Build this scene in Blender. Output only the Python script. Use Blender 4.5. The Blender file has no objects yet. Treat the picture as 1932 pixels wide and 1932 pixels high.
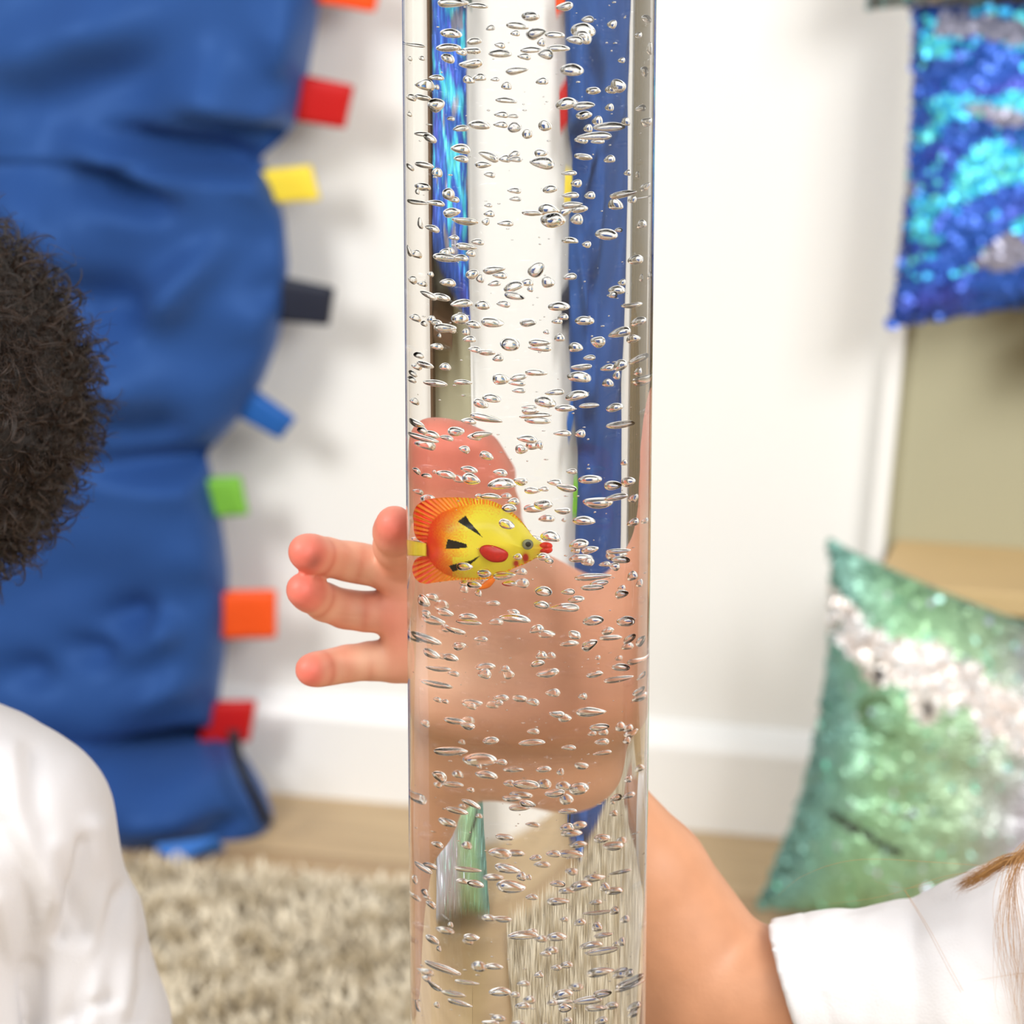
import bpy, bmesh, math, random
import numpy as np
import openvdb
from mathutils import Vector, Matrix, noise
random.seed(7); rng = np.random.default_rng(7)
SC = bpy.context.scene
COL = SC.collection

# ------------------------------------------------------------------ measured camera geometry
F = 6930.0; PITCH = math.radians(16.05); D0 = 1.5; DW = 1.30
R_O = 0.0500; R_I = 0.0465; N_A = 1.49; N_W = 1.333
cp, sp = math.cos(PITCH), math.sin(PITCH)
H = (D0*cp+DW)*math.tan(PITCH+math.atan((1522-966)/F))
Z0 = H-D0*sp
CAM = (-0.0068, -D0*cp, H)
def ray(u, v):
    x = (u-966)/F; y = (966-v)/F
    d = (x, cp+y*sp, -sp+y*cp); l = math.sqrt(sum(c*c for c in d))
    return tuple(c/l for c in d)
def at(o, d, t): return tuple(o[i]+d[i]*t for i in range(3))
def onz(u, v, z=0.): d = ray(u, v); return Vector(at(CAM, d, (z-CAM[2])/d[2]))
def ony(u, v, y): d = ray(u, v); return Vector(at(CAM, d, (y-CAM[1])/d[1]))
def hit(o, d, r):
    a = d[0]**2+d[1]**2; b = o[0]*d[0]+o[1]*d[1]; c = o[0]**2+o[1]**2-r*r
    q = b*b-a*c
    if q <= 0: return None
    q = math.sqrt(q); return (-b-q)/a, (-b+q)/a
def refr(d, n, eta):
    c = -sum(d[i]*n[i] for i in range(3))
    if c < 0: n = tuple(-k for k in n); c = -c
    k = 1-eta*eta*(1-c*c)
    if k < 0: return None
    k = math.sqrt(k); return tuple(eta*d[i]+(eta*c-k)*n[i] for i in range(3))
def inside(u, v):          # the line of sight once it is in the water of the tube
    d = ray(u, v); h = hit(CAM, d, R_O)
    if not h: return None
    p = at(CAM, d, h[0]); d = refr(d, (p[0]/R_O, p[1]/R_O, 0), 1/N_A)
    h = hit(p, d, R_I)
    if not h: return None
    p = at(p, d, h[0]); d = refr(d, (p[0]/R_I, p[1]/R_I, 0), N_A/N_W)
    if d is None: return None
    return p, d, hit(p, d, R_I)[1]
WA = onz(600, 1490); WB = onz(1300, 1552)
WE = (WB-WA).normalized(); WN = Vector((WE.y, -WE.x, 0))      # along the back wall / out of it
def W(s, k, z): return WA+WE*s+WN*k+Vector((0, 0, z))
def onwall(u, v, k=0.):
    d = Vector(ray(u, v)); o = Vector(CAM); p = WA+WN*k
    return o+d*((p-o).dot(WN)/d.dot(WN))
def wallco(p): q = p-WA; return q.dot(WE), q.dot(WN), p.z

# ------------------------------------------------------------------ helpers
def lin(c): return c/12.92 if c <= .04045 else ((c+.055)/1.055)**2.4
def rgb(r, g, b, a=1.): return (lin(r/255), lin(g/255), lin(b/255), a)
def material(name):
    m = bpy.data.materials.new(name); m.use_nodes = True
    return m, m.node_tree, m.node_tree.nodes['Principled BSDF']
def N(nt, t, **k):
    n = nt.nodes.new(t)
    for a, b in k.items(): setattr(n, a, b)
    return n
def plain(name, col, rough=.5, noise_amt=.06, scale=40., bump=0., metal=0., sheen=0., spec=.5, bscale=None):
    m, nt, b = material(name)
    tc = N(nt, 'ShaderNodeTexCoord'); nz = N(nt, 'ShaderNodeTexNoise'); nz.inputs['Scale'].default_value = scale
    nz.inputs['Detail'].default_value = 4
    nt.links.new(tc.outputs['Object'], nz.inputs['Vector'])
    mx = N(nt, 'ShaderNodeMix', data_type='RGBA')
    mx.inputs['A'].default_value = tuple(c*(1-noise_amt) for c in col[:3])+(1,)
    mx.inputs['B'].default_value = tuple(min(1, c*(1+noise_amt)) for c in col[:3])+(1,)
    nt.links.new(nz.outputs['Fac'], mx.inputs['Factor']); nt.links.new(mx.outputs['Result'], b.inputs['Base Color'])
    b.inputs['Roughness'].default_value = rough; b.inputs['Metallic'].default_value = metal
    b.inputs['Specular IOR Level'].default_value = spec
    if sheen: b.inputs['Sheen Weight'].default_value = sheen
    if bump:
        n2 = N(nt, 'ShaderNodeTexNoise'); n2.inputs['Scale'].default_value = bscale or scale
        nt.links.new(tc.outputs['Object'], n2.inputs['Vector'])
        bp = N(nt, 'ShaderNodeBump'); bp.inputs['Strength'].default_value = bump; bp.inputs['Distance'].default_value = .002
        nt.links.new(n2.outputs['Fac'], bp.inputs['Height']); nt.links.new(bp.outputs['Normal'], b.inputs['Normal'])
    return m
def attr_mat(name, rough=.5, metal=0., spec=.5, bump=0., bscale=300., sheen=0., sss=0.):
    m, nt, b = material(name)
    a = N(nt, 'ShaderNodeAttribute', attribute_name='Col')
    nt.links.new(a.outputs['Color'], b.inputs['Base Color'])
    b.inputs['Roughness'].default_value = rough; b.inputs['Metallic'].default_value = metal
    b.inputs['Specular IOR Level'].default_value = spec
    if sheen: b.inputs['Sheen Weight'].default_value = sheen
    if sss:
        b.inputs['Subsurface Weight'].default_value = sss; b.inputs['Subsurface Scale'].default_value = .004
        b.inputs['Subsurface Radius'].default_value = (1, .35, .2)
    if bump:
        tc = N(nt, 'ShaderNodeTexCoord'); n2 = N(nt, 'ShaderNodeTexNoise'); n2.inputs['Scale'].default_value = bscale
        nt.links.new(tc.outputs['Object'], n2.inputs['Vector'])
        bp = N(nt, 'ShaderNodeBump'); bp.inputs['Strength'].default_value = bump; bp.inputs['Distance'].default_value = .001
        nt.links.new(n2.outputs['Fac'], bp.inputs['Height']); nt.links.new(bp.outputs['Normal'], b.inputs['Normal'])
    return m
def clear(name, ior, col=(1, 1, 1, 1)):
    m = bpy.data.materials.new(name); m.use_nodes = True; nt = m.node_tree; nt.nodes.clear()
    o = N(nt, 'ShaderNodeOutputMaterial'); g = N(nt, 'ShaderNodeBsdfGlass')
    g.inputs['IOR'].default_value = ior; g.inputs['Roughness'].default_value = 0; g.inputs['Color'].default_value = col
    nt.links.new(g.outputs[0], o.inputs['Surface']); return m
def mesh_obj(name, verts, faces, mat, parent=None, smooth=True, colors=None):
    me = bpy.data.meshes.new(name)
    me.from_pydata([tuple(v) for v in verts], [], [tuple(int(i) for i in f) for f in faces]); me.update()
    return finish(name, me, mat, parent, smooth, colors)
def finish(name, me, mat, parent=None, smooth=True, colors=None):
    if colors is not None:
        a = me.color_attributes.new('Col', 'FLOAT_COLOR', 'POINT'); c = np.asarray(colors, dtype=np.float32)
        if c.shape[1] == 3: c = np.hstack([c, np.ones((len(c), 1), np.float32)])
        a.data.foreach_set('color', c.ravel())
    me.polygons.foreach_set('use_smooth', [smooth]*len(me.polygons))
    o = bpy.data.objects.new(name, me); COL.objects.link(o)
    if mat: me.materials.append(mat)
    if parent is not None:
        o.parent = parent; o.matrix_parent_inverse = parent.matrix_world.inverted()
    return o
def bm_obj(name, bm, mat, parent=None, smooth=False):
    bmesh.ops.recalc_face_normals(bm, faces=bm.faces[:])
    me = bpy.data.meshes.new(name); bm.to_mesh(me); bm.free()
    return finish(name, me, mat, parent, smooth)
def thing(o, label, cat, group=None):
    o['label'] = label; o['category'] = cat
    if group: o['group'] = group
    return o
def structure(o): o['kind'] = 'structure'; return o
def empty(name, loc):
    o = bpy.data.objects.new(name, None); COL.objects.link(o); o.location = loc; o.empty_display_size = .05
    bpy.context.view_layer.update(); return o
def slab(pts, vec, bevel=0.):       # a polygon extruded along vec
    bm = bmesh.new(); vs = [bm.verts.new(p) for p in pts]; f = bm.faces.new(vs)
    r = bmesh.ops.extrude_face_region(bm, geom=[f])
    for v in r['geom']:
        if isinstance(v, bmesh.types.BMVert): v.co += Vector(vec)
    if bevel: bmesh.ops.bevel(bm, geom=bm.edges[:], offset=bevel, segments=3, affect='EDGES', profile=.6)
    return bm
def wbox(s0, s1, k0, k1, z0, z1, bevel=0.):
    return slab([W(s0, k0, z0), W(s1, k0, z0), W(s1, k0, z1), W(s0, k0, z1)], WN*(k1-k0), bevel)
def smoothstep(a, b, x): t = np.clip((x-a)/(b-a), 0, 1); return t*t*(3-2*t)
def pip(pts, poly):                 # points in polygon (numpy)
    x, y = pts[:, 0], pts[:, 1]; r = np.zeros(len(pts), bool); n = len(poly); j = n-1
    for i in range(n):
        xi, yi = poly[i]; xj, yj = poly[j]
        c = ((yi > y) != (yj > y)) & (x < (xj-xi)*(y-yi)/(yj-yi+1e-12)+xi); r ^= c; j = i
    return r
def polydist(pts, poly, closed=True):
    d = np.full(len(pts), 1e9); n = len(poly)
    for i in range(n if closed else n-1):
        a = np.array(poly[i], float); b = np.array(poly[(i+1) % n], float); ab = b-a
        t = np.clip(((pts-a)@ab)/(ab@ab+1e-12), 0, 1); d = np.minimum(d, np.linalg.norm(pts-(a+t[:, None]*ab), axis=1))
    return d
def curve_pts(poly, n=6, closed=True):   # Catmull-Rom through points
    out = []; m = len(poly)
    for i in range(m if closed else m-1):
        if closed: p = [np.array(poly[(i+k-1) % m], float) for k in range(4)]
        else: p = [np.array(poly[min(max(i+k-1, 0), m-1)], float) for k in range(4)]
        for j in range(n):
            t = j/n
            out.append(.5*((2*p[1])+(-p[0]+p[2])*t+(2*p[0]-5*p[1]+4*p[2]-p[3])*t*t+(-p[0]+3*p[1]-3*p[2]+p[3])*t**3))
    if not closed: out.append(np.array(poly[-1], float))
    return out
def fn(p, s=1.): return noise.noise(Vector(p)*s)

# ------------------------------------------------------------------ implicit bodies
class Sdf:
    def __init__(s, lo, hi, vox):
        s.lo = np.array(lo, float); s.v = vox; s.n = np.ceil((np.array(hi)-s.lo)/vox).astype(int)+1
        s.g = np.full(s.n, .03, np.float32)
    def win(s, lo, hi):
        a = np.clip(np.floor((np.array(lo)-s.lo)/s.v).astype(int), 0, s.n-1); b = np.clip(np.ceil((np.array(hi)-s.lo)/s.v).astype(int)+1, 1, s.n)
        b = np.maximum(b, a+1)
        ax = [s.lo[i]+s.v*np.arange(a[i], b[i]) for i in range(3)]
        return tuple(slice(a[i], b[i]) for i in range(3)), np.stack(np.meshgrid(*ax, indexing='ij'), -1)
    @staticmethod
    def cap(P, a, b, ra, rb):
        a = np.array(a, float); b = np.array(b, float); ab = b-a
        t = np.clip(((P-a)@ab)/(ab@ab+1e-12), 0, 1)
        return np.linalg.norm(P-(a+t[..., None]*ab), axis=-1)-(ra+(rb-ra)*t)
    @staticmethod
    def smin(a, b, k):
        h = np.maximum(k-np.abs(a-b), 0)/k
        return np.minimum(a, b)-h*h*k*.25
    def chain(s, pts, k=.01, onto=None, hard=False):
        """pts: [(xyz, r)...]; onto: array to blend with (default: what is there)"""
        ps = np.array([list(p[0]) for p in pts]); R = max(p[1] for p in pts); pad = R+k+.012
        w, P = s.win(ps.min(0)-pad, ps.max(0)+pad); d = None
        for (a, ra), (b, rb) in zip(pts[:-1], pts[1:]):
            q = s.cap(P, a, b, ra, rb); d = q if d is None else s.smin(d, q, .004)
        base = (s.g if onto is None else onto)[w]
        s.g[w] = np.minimum(s.g[w], s.smin(base, d, k)).astype(np.float32)
    def ell(s, c, r, k=.01, rot=None, sub=False):
        c = np.array(c, float); r = np.array(r, float); R = r.max()+k+.012
        w, P = s.win(c-R, c+R); q = P-c
        if rot is not None: q = q@np.array(rot)
        k0 = np.linalg.norm(q/r, axis=-1); k1 = np.linalg.norm(q/(r*r), axis=-1)
        d = k0*(k0-1)/np.maximum(k1, 1e-9)
        if sub: s.g[w] = -s.smin(-s.g[w], d, k)
        else: s.g[w] = s.smin(s.g[w], d, k)
    def cut(s, p, n):       # keep the side with (x-p).n < 0
        n = np.array(n, float); n /= np.linalg.norm(n)
        w, P = s.win(s.lo, s.lo+s.n*s.v); s.g[w] = np.maximum(s.g[w], ((P-np.array(p))@n)).astype(np.float32)
    def poly(s):
        g = openvdb.FloatGrid(.03); g.copyFromArray(np.ascontiguousarray(np.clip(s.g, -.03, .03)))
        pts, quads = g.convertToQuads(isovalue=0.0)
        return np.array(pts, float)*s.v+s.lo, np.array(quads, int)[:, ::-1]
def relax(P, Q, it=2):
    for _ in range(it):
        acc = np.zeros_like(P); cnt = np.zeros(len(P))
        for i in range(4):
            a, b = Q[:, i], Q[:, (i+1) % 4]
            np.add.at(acc, a, P[b]); np.add.at(acc, b, P[a]); np.add.at(cnt, a, 1); np.add.at(cnt, b, 1)
        P = P*.4+.6*acc/np.maximum(cnt, 1)[:, None]
    return P
def vnormals(P, Q):
    n = np.cross(P[Q[:, 2]]-P[Q[:, 0]], P[Q[:, 3]]-P[Q[:, 1]]); o = np.zeros_like(P)
    for i in range(4): np.add.at(o, Q[:, i], n)
    return o/np.maximum(np.linalg.norm(o, axis=1), 1e-12)[:, None]
def outward(P, Q):          # flip the faces if they point inward
    c = P.mean(0); n = np.cross(P[Q[:, 2]]-P[Q[:, 0]], P[Q[:, 3]]-P[Q[:, 1]])
    vol = (P[Q].mean(1)-c)*n
    return Q if vol.sum() > 0 else Q[:, ::-1]
def hair_obj(name, strands, radius, mat, parent):
    hc = bpy.data.hair_curves.new(name); hc.add_curves([len(s) for s in strands])
    P = np.concatenate([np.asarray(s, np.float32) for s in strands])
    if parent is not None: P = P-np.array(parent.matrix_world.translation, np.float32)
    hc.attributes['position'].data.foreach_set('vector', P.ravel())
    a = hc.attributes.new('radius', 'FLOAT', 'POINT'); rr = []
    for s in strands:
        n = len(s); rr += [radius*(1-.75*(i/(n-1))**2) for i in range(n)]
    a.data.foreach_set('value', rr)
    o = bpy.data.objects.new(name, hc); COL.objects.link(o); hc.materials.append(mat)
    if parent is not None: o.parent = parent
    return o
LP, RP, FP, WS = 38, 32, 24, .6
# ================================================================== the room
def wall_mat():
    return plain('white_wall_paint', rgb(243, 242, 238), .75, .012, 9., .05, bscale=260)
m_wall = wall_mat(); m_trim = plain('white_gloss_trim', rgb(246, 246, 244), .35, .01, 12.)
def oak_floor():
    m, nt, b = material('oak_floor_boards')
    tc = N(nt, 'ShaderNodeTexCoord'); mp = N(nt, 'ShaderNodeMapping'); nt.links.new(tc.outputs['Object'], mp.inputs['Vector'])
    mp.inputs['Rotation'].default_value = (0, 0, -math.atan2(WE.y, WE.x))
    br = N(nt, 'ShaderNodeTexBrick'); nt.links.new(mp.outputs[0], br.inputs['Vector'])
    br.inputs['Scale'].default_value = 1; br.inputs['Brick Width'].default_value = 1.4; br.inputs['Row Height'].default_value = .16
    br.inputs['Mortar Size'].default_value = .0012; br.inputs['Color1'].default_value = rgb(202, 176, 136); br.inputs['Color2'].default_value = rgb(182, 152, 112)
    br.inputs['Mortar'].default_value = rgb(140, 112, 78)
    m2 = N(nt, 'ShaderNodeMapping'); m2.inputs['Scale'].default_value = (3, 34, 1); nt.links.new(mp.outputs[0], m2.inputs['Vector'])
    nz = N(nt, 'ShaderNodeTexNoise'); nz.inputs['Scale'].default_value = 2.2; nz.inputs['Detail'].default_value = 6; nt.links.new(m2.outputs[0], nz.inputs['Vector'])
    rp = N(nt, 'ShaderNodeValToRGB'); nt.links.new(nz.outputs['Fac'], rp.inputs['Fac'])
    rp.color_ramp.elements[0].position = .3; rp.color_ramp.elements[0].color = (.72, .66, .6, 1); rp.color_ramp.elements[1].position = .7; rp.color_ramp.elements[1].color = (1.05, 1.03, 1, 1)
    mx = N(nt, 'ShaderNodeMix', data_type='RGBA', blend_type='MULTIPLY'); mx.inputs['Factor'].default_value = .8
    nt.links.new(br.outputs['Color'], mx.inputs['A']); nt.links.new(rp.outputs['Color'], mx.inputs['B']); nt.links.new(mx.outputs['Result'], b.inputs['Base Color'])
    b.inputs['Roughness'].default_value = .45; return m
m_floor = oak_floor()
structure(bm_obj('floor', slab([W(-2.6, -.1, 0), W(3.0, -.1, 0), W(3.0, 4.2, 0), W(-2.6, 4.2, 0)], (0, 0, -.05)), m_floor))
structure(bm_obj('wall_back', wbox(-2.6, 3.0, -.1, 0, 0, 2.5), m_wall))
structure(bm_obj('wall_left', wbox(-2.7, -2.6, -.1, 4.2, 0, 2.5), plain('olive_grey_wall_paint', rgb(140, 132, 112), .8, .02)))
structure(bm_obj('wall_right', wbox(3.0, 3.1, -.1, 4.2, 0, 2.5), plain('warm_white_wall_paint', rgb(226, 220, 206), .8, .02)))
def skirting(s0, s1):
    prof = [(0, 0), (.016, 0), (.016, .066), (.013, .073), (.007, .080), (0, .084)]
    bm = bmesh.new(); a = [bm.verts.new(W(s0, k, z)) for k, z in prof]; c = [bm.verts.new(W(s1, k, z)) for k, z in prof]
    for i in range(len(prof)):
        j = (i+1) % len(prof); bm.faces.new((a[i], a[j], c[j], c[i]))
    bm.faces.new(a); bm.faces.new(c[::-1]); return bm
structure(bm_obj('baseboard_back', skirting(-2.6, wallco(onwall(1660, 1450))[0]), m_trim))

# olive curtain at the far left of the back wall (met only by way of the tube's refraction)
def curtain():
    s1 = wallco(onwall(-1020, 500))[0]; s0 = s1-1.1; vs = []; fs = []; n = 180
    for j, z in enumerate((.02, .8, 1.6, 2.35)):
        for i in range(n+1):
            t = i/n; vs.append(W(s0+(s1-s0)*t, .06+.022*math.sin(t*75+.4*math.sin(z*3)), z))
    for j in range(3):
        for i in range(n): a = j*(n+1)+i; fs.append((a, a+1, a+n+2, a+n+1))
    return thing(mesh_obj('curtain', vs, fs, plain('olive_curtain_cloth', rgb(120, 112, 92), .9, .08, 60)), 'long olive grey curtain hanging in folds on back wall beyond blue cushion', 'curtain')
curtain()

# ================================================================== storage nook on the right
m_greige = plain('greige_painted_board', rgb(176, 172, 144), .7, .02, 6.)
m_shelfwood = plain('pale_birch_board', rgb(210, 180, 132), .5, .06, 20.)
m_darkwood_gap = plain('dark_board_and_gap_shade', rgb(84, 58, 36), .55, .1, 25.)
def nook():
    root = empty('shelf_unit', W(.95, .12, 0))
    thing(root, 'low open shelf unit with greige back and pale wooden shelf, behind the green cushion', 'shelf')
    top = onwall(1740, 330, .012); mid = onwall(1712, 620, .012); bot = onwall(1679, 960, .012)
    s_r = wallco(onwall(2470, 500))[0]
    def sl(z): return wallco(mid)[0]+(wallco(bot)[0]-wallco(mid)[0])*(mid.z-z)/(mid.z-bot.z)
    zt = 1.25; s0, s1 = sl(zt), sl(0)
    bm_obj('back_panel', slab([W(s1, .001, 0), W(s_r, .001, 0), W(s_r, .001, zt), W(s0, .001, zt)], WN*.012), m_greige, root)
    bm_obj('side_panel', slab([W(s1-.012, .001, 0), W(s1, .001, 0), W(s0, .001, zt), W(s0-.012, .001, zt)], WN*.022), m_trim, root)
    bm_obj('side_panel', wbox(s_r, s_r+.03, .001, .13, 0, zt), m_darkwood_gap, root)  # right end: the shadow gap beside the unit, put in as a dark panel
    zs = onwall(1690, 1017, .013).z; sa = wallco(onwall(1690, 1017, .013))[0]
    pts = [W(sa, .013, zs), W(s_r, .013, zs), W(s_r, .13, zs)]
    for i in range(9):
        a = i/8*math.pi/2; pts.append(W(sa+.05-.05*math.sin(a), .08+.05*math.cos(a), zs))
    bm_obj('shelf_board', slab(pts, (0, 0, -.018), .002), m_shelfwood, root)
    bm_obj('kick_board', wbox(s1+.02, s_r, .013, .03, 0, .06), m_darkwood_gap, root)
nook()

# ================================================================== shaggy rug
def rug():
    m = attr_mat('beige_shaggy_wool', .95, sheen=.3, spec=.1)
    c = [onz(205, 1668), onz(2500, 1760)]
    e = WE; f = WN; s0 = wallco(onz(180, 1672))[0]; k0 = wallco(onz(300, 1668))[1]
    s0 -= .5; s1 = wallco(onz(1225, 1760))[0]; k1 = k0+1.7
    vs = []; fs = []; cs = []; nx, ny = 240, 230
    base = np.array(rgb(238, 226, 202)[:3]); dark = np.array(rgb(182, 164, 132)[:3])
    for j in range(ny+1):
        for i in range(nx+1):
            s = s0+(s1-s0)*i/nx; k = k0+(k1-k0)*j/ny
            p = W(s, k, 0); h = .012+.010*fn(p, 28)+.006*fn(p, 75)
            edge = min(i, nx-i, j, ny-j)
            if edge == 0: h = .001
            vs.append(p+Vector((.004*fn(p, 60), .004*fn(p+Vector((5, 0, 0)), 60), h)))
            t = min(1, max(0, .5+1.5*fn(p, 38)+.6*fn(p, 90))); cs.append(dark*(1-t)+base*t)
    for j in range(ny):
        for i in range(nx): a = j*(nx+1)+i; fs.append((a, a+1, a+nx+2, a+nx+1))
    o = mesh_obj('rug', vs, fs, m, colors=cs)
    # pile: short tapered yarns over the part of the rug nearest the wall
    tv = []; tf = []; tcs = []
    for q in range(42000):
        s = random.uniform(s0, s1); k = k0+abs(random.gauss(0, .28)) if q % 2 else random.uniform(k0, k0+.6)
        if k > k1: continue
        p = W(s, k, .006); a = random.uniform(0, 6.28); l = random.uniform(.014, .03); w = .0016
        d = Vector((math.cos(a), math.sin(a), 0)); tip = p+d*l*.55+Vector((0, 0, l*.7)); sd = Vector((-d.y, d.x, 0))*w
        i = len(tv); tv += [p-sd, p+sd, p+d*l*.3+Vector((0, 0, l*.5))+sd, p+d*l*.3+Vector((0, 0, l*.5))-sd, tip]; tf += [(i, i+1, i+2, i+3), (i+3, i+2, i+4)]
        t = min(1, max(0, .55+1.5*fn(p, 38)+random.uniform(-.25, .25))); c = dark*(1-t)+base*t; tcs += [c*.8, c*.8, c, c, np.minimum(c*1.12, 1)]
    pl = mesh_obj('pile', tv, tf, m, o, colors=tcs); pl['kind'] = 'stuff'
    thing(o, 'beige shaggy rug with long pile on the oak floor', 'rug')
rug()

# ================================================================== lobed blue floor cushion with tags
def satin():
    m, nt, b = material('blue_satin_nylon')
    b.inputs['Roughness'].default_value = .42; b.inputs['Specular Tint'].default_value = rgb(120, 165, 235)
    b.inputs['Specular IOR Level'].default_value = .3
    b.inputs['Sheen Weight'].default_value = .25; b.inputs['Sheen Tint'].default_value = rgb(120, 160, 230)
    tc = N(nt, 'ShaderNodeTexCoord'); nz = N(nt, 'ShaderNodeTexNoise'); nz.inputs['Scale'].default_value = 7; nz.inputs['Detail'].default_value = 5
    nt.links.new(tc.outputs['Object'], nz.inputs['Vector'])
    mx = N(nt, 'ShaderNodeMix', data_type='RGBA'); mx.inputs['A'].default_value = rgb(40, 69, 126); mx.inputs['B'].default_value = rgb(49, 86, 149)
    nt.links.new(nz.outputs['Fac'], mx.inputs['Factor']); nt.links.new(mx.outputs['Result'], b.inputs['Base Color'])
    return m
def blue_cushion():
    edge = [(-330, 655), (-200, 640), (0, 600), (60, 592), (120, 580), (180, 571), (225, 560), (255, 540), (280, 512), (300, 488), (318, 498), (350, 515), (420, 534), (500, 541), (580, 535), (650, 520),
            (720, 494), (780, 458), (820, 424), (850, 392), (868, 386), (900, 395), (950, 406), (1020, 419), (1080, 426), (1150, 426), (1250, 418), (1330, 408), (1385, 399), (1405, 402), (1425, 430), (1460, 464), (1500, 490), (1540, 506), (1562, 508), (1590, 470), (1606, 400)]
    notch = [(300, 20, .55, 1.), (862, 20, .5, 1.), (1402, 16, .6, 1.)]
    vv = np.array([e[0] for e in edge], float); uu = np.array([e[1] for e in edge], float)
    rows = 230; cols = 120; V0, V1 = -330, 1606
    sc = wallco(onwall(-130, 600, .07))[0]
    vs = []; info = []
    for r in range(rows+1):
        v = V0+(V1-V0)*r/rows; u = np.interp(v, vv, uu)
        foot = float(smoothstep(1380, 1440, np.array(v)))
        k = .062+.033*foot; P = onwall(u, v, k); s, _, z = wallco(P); a = s-sc
        if r == rows: z = .004
        b = .052+.028*foot+.005*math.sin(v/90)
        if v < 300: b += .008
        for q in (notch):
            pass
        if v > 1560: b *= math.sqrt(max(0., 1-((v-1560)/52)**2))*.85+.15
        for c in range(cols):
            t = 2*math.pi*c/cols; ct, st = math.cos(t), math.sin(t)
            x = a*math.copysign(abs(ct)**.62, ct); y = b*math.copysign(abs(st)**.8, st)
            vs.append([sc+x, k+y, z]); info.append((v, ct, st))
    out = []
    for (s, k, z), (v, ct, st) in zip(vs, info):
        d = 0.
        if st > 0:
            for q in NOTCH: d -= q[1]*math.exp(-((v-q[0]-q[3]*(1-ct))/q[2])**2)*float(smoothstep(q[4], .95, np.array(abs(ct))))
            # long drapes that run from the notches across the lobes
            for (s1, z1, ang, w, amp, L) in FOLDS:
                ds, dz = s-s1, z-z1; al = ds*math.cos(ang)+dz*math.sin(ang); ac = -ds*math.sin(ang)+dz*math.cos(ang)+.25*al*al
                if -.02 < al < L: d += 2.3*amp*math.exp(-(ac/w)**2)*smoothstep(-.02, .03, np.array(al))*(1-smoothstep(L*.5, L, np.array(al)))
            p = Vector((s, 0, z)); q = Vector((s*2.0+z*2.2, 0, z*3.4-s*1.2))
            d += .015*fn(q, 2.1)+.009*fn(q, 4.7)+.0022*fn(p, 30)
            eg = smoothstep(.80, .97, np.array(abs(ct)))
            if z < .78: d += float(eg)*.006*fn(Vector((s*6, 0, z*34)), 1.)
            d *= min(1., st*3)
        out.append(W(s, max(.004, k+d), z))
    fs = []
    for r in range(rows):
        for c in range(cols):
            a = r*cols+c; b2 = r*cols+(c+1) % cols; fs.append((a, b2, b2+cols, a+cols))
    fs.append(tuple(range(cols))); fs.append(tuple(reversed(range(rows*cols, (rows+1)*cols))))
    root = empty('floor_cushion', W(sc, .08, 0))
    thing(root, 'tall lobed blue satin floor cushion with coloured ribbon tags, against white wall', 'cushion')
    body = mesh_obj('body', out, fs, satin(), root)
    bm = bmesh.new(); bm.from_mesh(body.data); bmesh.ops.recalc_face_normals(bm, faces=bm.faces[:]); bm.to_mesh(body.data); bm.free()
    # looped ribbon tags: corner pixels (root top, root bottom, tip bottom, tip top)
    tags = [('orange ribbon tag', (253, 84, 18), [(590, -75), (585, 2), (704, 22), (722, -52)]),
            ('red ribbon tag', (196, 6, 8), [(572, 143), (556, 226), (648, 241), (666, 163)]),
            ('yellow ribbon tag', (243, 218, 66), [(490, 322), (522, 381), (601, 377), (586, 312)]),
            ('navy ribbon tag', (27, 33, 52), [(532, 524), (525, 604), (618, 613), (630, 544)]),
            ('mid blue ribbon tag', (28, 98, 180), [(478, 735), (450, 784), (527, 826), (556, 790)]),
            ('lime green ribbon tag', (120, 186, 62), [(390, 902), (412, 973), (466, 970), (453, 900)]),
            ('orange ribbon tag', (249, 88, 18), [(424, 1116), (420, 1204), (518, 1202), (520, 1114)]),
            ('red ribbon tag', (196, 10, 8), [(408, 1324), (396, 1400), (468, 1398), (482, 1323)])]
    for lab, c, q in tags:
        k = .062; A, B, C2, D = [onwall(u, v, k) for u, v in q]
        A = A+(A-D)*.25; B = B+(B-C2)*.25
        vs2 = []; n = 14; m2 = 8
        for j in range(m2+1):
            w = j/m2; r0 = A.lerp(B, w); r1 = D.lerp(C2, w)
            for i in range(n+1):       # out along the front, round the end, back
                t = i/n; x = 1-abs(2*t-1); x = math.sin(x*math.pi/2); off = .0035*math.copysign(1, .5-t)*min(1, (1-x)*9+.0)**.5*(1+.15*math.sin(w*5))
                if abs(t-.5) < 1e-6: off = 0
                vs2.append(r0.lerp(r1, x)+WN*(off+.004*math.sin(x*2.6)*(.5-w)))
        f2 = []
        for j in range(m2):
            for i in range(n): a = j*(n+1)+i; f2.append((a, a+1, a+n+2, a+n+1))
        t = mesh_obj('tag', vs2, f2, plain('ribbon_'+lab.split()[0], rgb(*c), .6, .05, 300, .15), root)
        sm = t.modifiers.new('thick', 'SOLIDIFY'); sm.thickness = .0012
        t['label'] = lab
    # bright tag folded under the foot, and the dark webbing strap on its corner
    q = [onz(292, 1600, .012), onz(326, 1630, .002), onz(424, 1606, .004), onz(410, 1585, .02)]
    t = bm_obj('tag', slab(q, (0, 0, .003)), plain('ribbon_azure', rgb(30, 108, 196), .6, .05, 300, .15), root); t['label'] = 'azure ribbon tag under the foot'
    pts = curve_pts([onwall(441, 1378, .10), onwall(446, 1420, .13), onwall(462, 1465, .15), onwall(484, 1510, .145), onwall(505, 1555, .12)], 8, False)
    vs3 = []; f3 = []
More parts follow.
